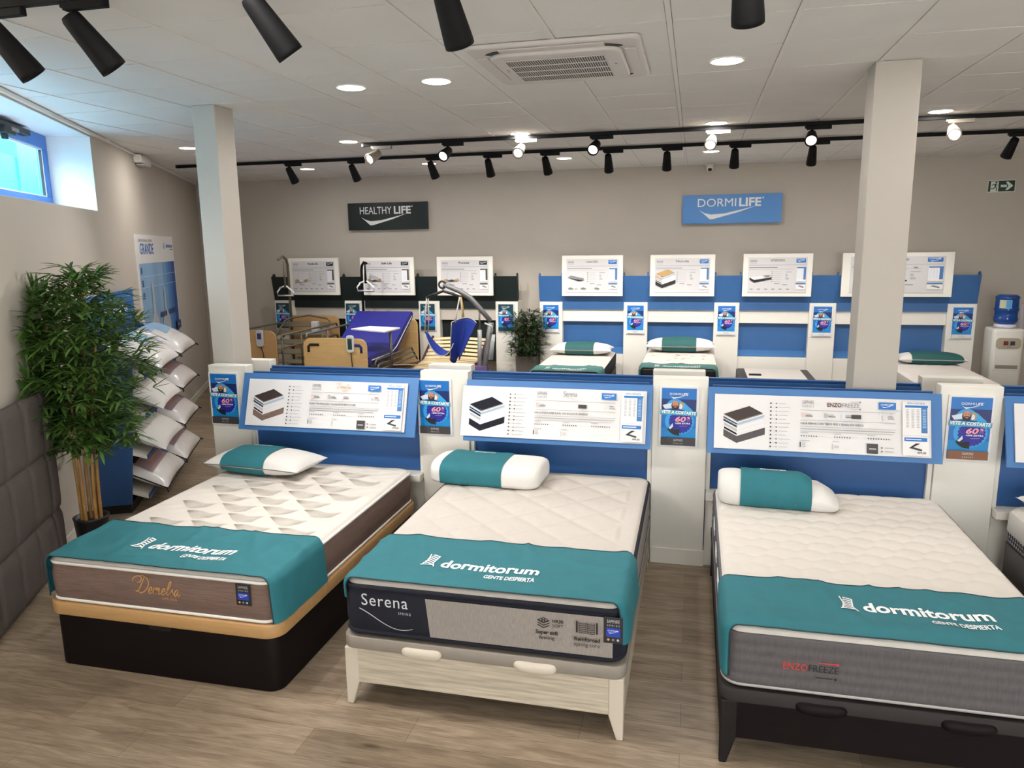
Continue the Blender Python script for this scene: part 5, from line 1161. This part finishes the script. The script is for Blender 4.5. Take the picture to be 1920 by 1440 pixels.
trapeze(t, -.31, .80, 2.08, .02, -.30, KHAKI, -.02)
grab('white triangle grab handle hanging beside the slatted care bed', -5.93, 10.12, 2.04, .40, KHAKI)
def remote(label, x, y, z, face, cord):
    g = thing('hand_control', label, 'remote control', (x, y, z)); b = MB(); b.loft([[(a, -.02*k, c) for a, c in rrect(.10*q, .22*q, .03*q)] for k, q in ((0, .94), (.3, 1), (1.2, 1), (1.6, .92))], GREYPL if face != 'dark' else PRINTW); b.build('body', parent=g)
    b = MB(); b.box(-.030, .030, -.0335, -.030, -.01 if face != 'dark' else -.07, .07, mat('keypad_blue', (50, 50, 104), .5) if face != 'dark' else mat('keypad_green', (38, 74, 66), .5)); b.build('keypad', parent=g, bevel=.004)
    b = MB(); b.tube(cord, .006, BLACKP, 6); b.build('cord', parent=g)
remote('white hand control on the footboard of the slatted care bed', -5.50, 8.685, 1.07, 'blue', [(0, -.01, -.11), (.03, -.01, -.2), (.05, -.02, -.35), (.04, -.01, -.5)])
t = thing('care_bed', 'care bed with beech ends and royal blue mattress frame', 'care bed', (-4.45, 9.6, 0), group='adjustable care beds')
chassis(t, .86, -.82, .85, STEEL); wood_panel(t, 'footboard', .0, -.90, .885, .30, 1.085, BEECHH, holes=True); wood_panel(t, 'headboard', .0, .92, .88, .45, 1.17, BEECHH)
rails(t, -.46, -.80, .80, (1.12, .95), STEEL, (-.78, -.2)); 
b = MB()
for z, o in ((.78, .0), (.72, .03), (.66, .06)): b.tube([(.455+o, -.72, z-.06), (.455+o, -.66, z), (.455+o, .60, z), (.455+o, .66, z-.06)], .013, STEEL, 8)
b.build('lowered_rail', parent=t)
slat_bars([(-.7, .70, 0), (-.4, .70, 0), (-.1, .70, 0), (.2, .80, .55), (.5, 1.0, .55)], .40, STEEL, 'slat', .08); trapeze(t, -.37, .80, 1.98, .22, -.30, BLACK, .02)
grab('white triangle grab handle on a black strap above the blue care bed', -4.66, 10.18, 2.01, .30, BLACK)
m = thing('mattress', 'royal blue vinyl mattress with raised back on the care bed', 'mattress', (-4.45, 9.6, 0))
prof = [(-.86, .735), (-.84, .84), (-.80, .855), (-.35, .855), (-.05, .88), (.05, .915), (.20, 1.00), (.72, 1.29), (.77, 1.29), (.80, 1.25), (.78, 1.19), (.30, .90), (.10, .76), (.0, .73), (-.8, .725)]
b = MB(); b.loft([[(x, y + 0*k, z) for y, z in [((y0-.0)*k + 0, (z0-.9)*(.96+.04*k)+.9) for y0, z0 in prof]] for x, k in ((-.43, .97), (-.415, 1), (.415, 1), (.43, .97))], ROYAL, smooth=False); b.build('cover', parent=m, bevel=.012)
b = MB(); b.tube([(.434, -.75, .79), (.434, -.1, .80), (.434, .10, .86), (.434, .72, 1.225)], .006, PRINTW, 6); b.build('zip_line', parent=m)
remote('grey hand control hooked on the beech footboard of the blue care bed', -4.22, 8.683, 1.02, 'dark', [(0, -.01, -.11), (.01, -.012, -.25), (.015, -.012, -.45)])
t = thing('overbed_table', 'white overbed table over the blue care bed', 'table', (-3.90, 9.2, 0))
b = MB(); b.prism([(-.57, .02), (.04, -.26), (.06, .22), (-.45, .37)], 1.135, 1.155, BRIGHT); o = b.build('table_top', parent=t, bevel=.004)
b = MB(); b.tube([(.0, .02, .08), (.0, .02, .60)], .026, STEEL, 10); b.tube([(.0, .02, .6), (.0, .02, 1.12)], .020, STEEL, 10); b.build('post', parent=t); b = MB(); b.box(-.5, .05, -.2, -.16, .05, .08, STEEL); b.box(-.5, .05, .16, .2, .05, .08, STEEL); b.box(-.02, .03, -.2, .2, .05, .09, STEEL); b.build('base', parent=t)
t = thing('slatted_bed', 'adjustable pale wood slatted bed base under the patient lift', 'bed base', (-3.30, 9.6, 0))
def wslat(y, z, an, w=.40):
    b = MB(); h = .055
    b.grid(10, 1, lambda u, v: (-w+2*w*u, y+(v-.5)*h*math.cos(an), z+(v-.5)*h*math.sin(an)+.018*math.sin(PI*u)), ASH, smooth=True); o = b.build('slat', parent=t, solid=.010)
for k in range(6): wslat(-.78+.075*k, .745-.012*k, -.15)
for k in range(6): wslat(-.15+.085*k, .60+.01*k, .12)
for k in range(6): wslat(.34+.075*k, .67+.045*k, .55)
b = MB()
for s in (-1, 1): b.tube([(s*.42, -.83, .735), (s*.42, -.35, .67), (s*.42, .28, .62), (s*.42, .78, .92)], .020, PURPLE, 8)
b.build('slat_holder', parent=t)
b = MB()
for s in (-1, 1): b.box(s*.40-.02, s*.40+.02, -.82, .80, .42, .48, DKLEG)
b.build('frame', parent=t)
for sx in (-1, 1):
    for sy in (-.72, .70): b = MB(); b.tube([(sx*.36, sy, 0), (sx*.36, sy, .44)], .025, STEEL, 10); b.build('leg', parent=t)
# patient lift with sling
t = thing('patient_lift', 'grey patient lift with curved boom in front of the dark green rail', 'patient lift', (-2.62, 9.4, 0)); GS = mat('lift_grey', (108, 108, 108), .45, .2, var=.03)
b = MB(); b.tube([(-.06, 0, .08), (-.03, 0, .70), (.055, 0, 1.24)], .040, GS, 8); b.build('mast', parent=t)
b = MB(); pts = [(.05, 0, 1.26), (-.08, 0, 1.41), (-.22, 0, 1.56), (-.37, 0, 1.65), (-.48, 0, 1.69), (-.58, 0, 1.73)]; b.tube(pts, [.032, .034, .036, .034, .03, .026], GS, 8); b.build('boom', parent=t)
b = MB(); b.tube([(-.60 + .045*math.cos(q), 0, 1.73+.045*math.sin(q)) for q in [2*PI*k/12 for k in range(13)]], .014, BLACKP, 6); b.build('boom_ring', parent=t)
b = MB(); b.tube([(-.59, 0, 1.70), (-.59, 0, 1.645)], .010, STEEL, 6); b.tube([(-.82, 0, 1.56), (-.72, 0, 1.60), (-.59, 0, 1.645), (-.46, 0, 1.61), (-.36, 0, 1.57)], .018, BLACKP, 8); b.build('spreader_bar', parent=t)
b = MB(); b.tube([(-.11, 0, .62), (-.10, 0, 1.14)], .030, GREYPL, 10); b.tube([(-.10, 0, 1.14), (-.10, 0, 1.40)], .013, STEEL, 8); b.build('actuator', parent=t)
b = MB(); b.tube([(.06, 0, 1.1), (.10, -.1, 1.14), (.10, -.12, 1.20), (.0, -.1, 1.24)], .012, GREYPL, 6); b.build('push_handle', parent=t)
b = MB(); b.tube([(.04, .0, .75), (.07, .02, 1.08)], .035, GREYPL, 8); b.box(-.2, .0, -.06, .06, .60, .66, mat('lift_lilac', (120, 92, 140), .5)); b.build('battery_box', parent=t)
b = MB(); b.tube([(-.06, 0, .09), (-.06, -.25, .09), (-.9, -.3, .07)], .026, GS, 8); b.tube([(-.06, 0, .09), (-.06, .25, .09), (-.9, .3, .07)], .026, GS, 8); b.build('base_leg', parent=t)
for (x, y) in ((-.06, -.28), (-.06, .28), (-.9, -.3), (-.9, .3)): b = MB(); b.tube([(x, y-.015, .04), (x, y+.015, .04)], .04, BLACKP, 12); b.build('caster', parent=t)
t = thing('lift_sling', 'blue fabric sling hanging from the patient lift', 'sling', (-3.1, 9.4, 1.57))
STR = mat('sling_strap', (176, 170, 158), .7)
for (pts, m_) in (([(-.34, 0, 0), (-.36, -.02, -.25), (-.37, -.03, -.47)], STR), ([(-.32, 0, 0), (-.33, .02, -.3), (-.35, .03, -.47)], STR), ([(.12, -.01, 0), (.09, -.06, -.2), (.08, -.1, -.33)], STR), ([(.13, 0, 0), (.14, .02, -.2), (.14, .02, -.33)], STR), ([(.14, 0, 0), (.15, .04, -.2), (.16, .06, -.4), (.14, .06, -.75)], mat('sling_yellow', (190, 142, 44), .7))):
    b = MB(); b.tube(pts, .010, m_, 6); b.build('strap', parent=t)
b = MB()
def sl_seat(u, v):    # leg flap and seat: from the left hook down and under to the right
    P0, P1, P2, P3 = Vector((-.37, 0, -.47)), Vector((-.22, 0, -.80)), Vector((.0, 0, -.86)), Vector((.06, 0, -.60))
    p = (1-u)**3*P0 + 3*(1-u)**2*u*P1 + 3*(1-u)*u*u*P2 + u**3*P3; w = .02+.16*math.sin(PI*u*.8)
    return (p.x+.02*(v-.5), p.y+(v-.5)*2*w, p.z - .12*u*(1-u)*(1-abs(2*v-1)))
b.grid(20, 10, sl_seat, SLING); b.build('seat_flap', parent=t, solid=.008)
b = MB()
def sl_back(u, v):
    z = -.32-.50*v; x = .04+.34*u - .22*v*u - .04*v; y = -.14+.02*v+.26*math.sin(u*PI)*.5
    return (x, y, z - .06*math.sin(PI*u*2)*v + .05*math.sin(u*PI)*(1-v))
b.grid(14, 14, sl_back, SLING); b.build('back_flap', parent=t, solid=.008)
b = MB(); b.tube([sl_back(0, k/10) for k in range(11)], .006, STR, 6); b.tube([sl_back(k/10, 0) for k in range(11)], .006, STR, 6); b.tube([sl_seat(k/12, 0) for k in range(13)], .006, STR, 6); b.build('edge_binding', parent=t)
# potted plant between the rails
def gpot(t):
    b = MB(); GP_ = mat('pot_grey', (84, 78, 72), .6, var=.08, scale=6); b.loft([[(x, y, z) for x, y in rrect(.30*k, .30*k, .02, 3)] for z, k in ((0, .86), (.62, 1), (.64, 1), (.64, .88), (.58, .86))], GP_, cap=True, smooth=False); b.build('pot', parent=t)
plant('potted_plant', 'leafy green plant in a tall grey planter between the two display rails', (-2.345, 10.60, 0), gpot, [(-.05, 0, 1.12, -.06, 0), (.04, .02, 1.15, .05, 0), (0, -.04, 1.05, .02, -.03)], .24, .66, 1.16, 520, LEAF2, 21, .11, lambda p: Vector((p.x, min(p.y, .20), p.z)))
# water cooler with bottle, cup tube
t = thing('water_cooler', 'white water cooler with a beige tap panel by the back wall', 'water cooler', (3.835, 10.62, 0))
b = MB(); b.loft([[(x, y, z) for x, y in rrect(.36*k, .34*k, .05, 5)] for z, k in ((0, 1), (1.09, 1), (1.115, .97), (1.125, .90))], WHITE); b.build('body', parent=t)
BEI = mat('beige_plastic', (172, 160, 140), .5); b = MB(); b.prism([(x, z+.945) for x, z in rrect(.275, .135, .045, 5)], -.178, -.168, BEI, axis='y'); b.build('tap_panel', parent=t)
for x, m_ in ((-.035, mat('tap_red', (110, 34, 30), .5)), (.04, mat('tap_blue', (40, 50, 62), .5))): b = MB(); b.box(x-.022, x+.022, -.205, -.178, .925, .975, m_); b.box(x-.012, x+.012, -.20, -.18, .905, .925, GREYPL); b.build('tap', parent=t, bevel=.004)
b = MB(); b.box(-.125, .125, -.176, -.168, .625, .67, mat('tray_beige', (134, 124, 106), .6)); b.build('drip_tray', parent=t, bevel=.003); b = MB(); b.box(-.16, .16, -.174, -.168, .605, .61, GREYPL); b.build('seam', parent=t)
b = MB(); b.lathe([(.10, 1.125), (.125, 1.14), (.12, 1.17), (.09, 1.175)], m=mat('collar_white', (222, 222, 236), .4)); b.build('bottle_collar', parent=t)
t = thing('water_bottle', 'large blue water bottle upturned on the water cooler', 'water bottle', (3.835, 10.62, 1.176)); WB = mat('bottle_blue', (30, 88, 176), .12, var=.08, scale=6, trans=.35)
b = MB(); b.lathe([(.05, -.02), (.10, .0), (.128, .03), (.134, .06), (.134, .075), (.126, .085), (.126, .155), (.134, .165), (.136, .19), (.128, .20), (.128, .31), (.134, .32), (.130, .345), (.10, .365), (.06, .362)], m=WB, n=32); b.build('body', parent=t)
b = MB(); b.grid(10, 1, lambda u, v: (.1365*math.sin(-.95+1.0*u), -.1365*math.cos(-.95+1.0*u), .20+.105*v), mat('bottle_label', (206, 206, 170), .5)); b.build('label', parent=t, recalc=False)
b = MB(); b.grid(5, 1, lambda u, v: (.1375*math.sin(-.4+.42*u), -.1375*math.cos(-.4+.42*u), .205+.095*v), P_SKY); b.build('label_stripe', parent=t, recalc=False)
t = thing('cup_dispenser', 'clear white cup tube on the back wall right of the water cooler', 'cup dispenser', (4.14, 10.98, 1.0))
b = MB(); b.lathe([(.052, .02), (.055, .05), (.055, .38), (.050, .40), (.0, .405)], m=mat('clear_tube', (214, 208, 214), .2, trans=.3), n=20); b.build('tube', parent=t); b = MB(); b.box(-.07, .06, -.05, .088, -.02, .06, WHITE); b.build('bracket', parent=t, bevel=.006)
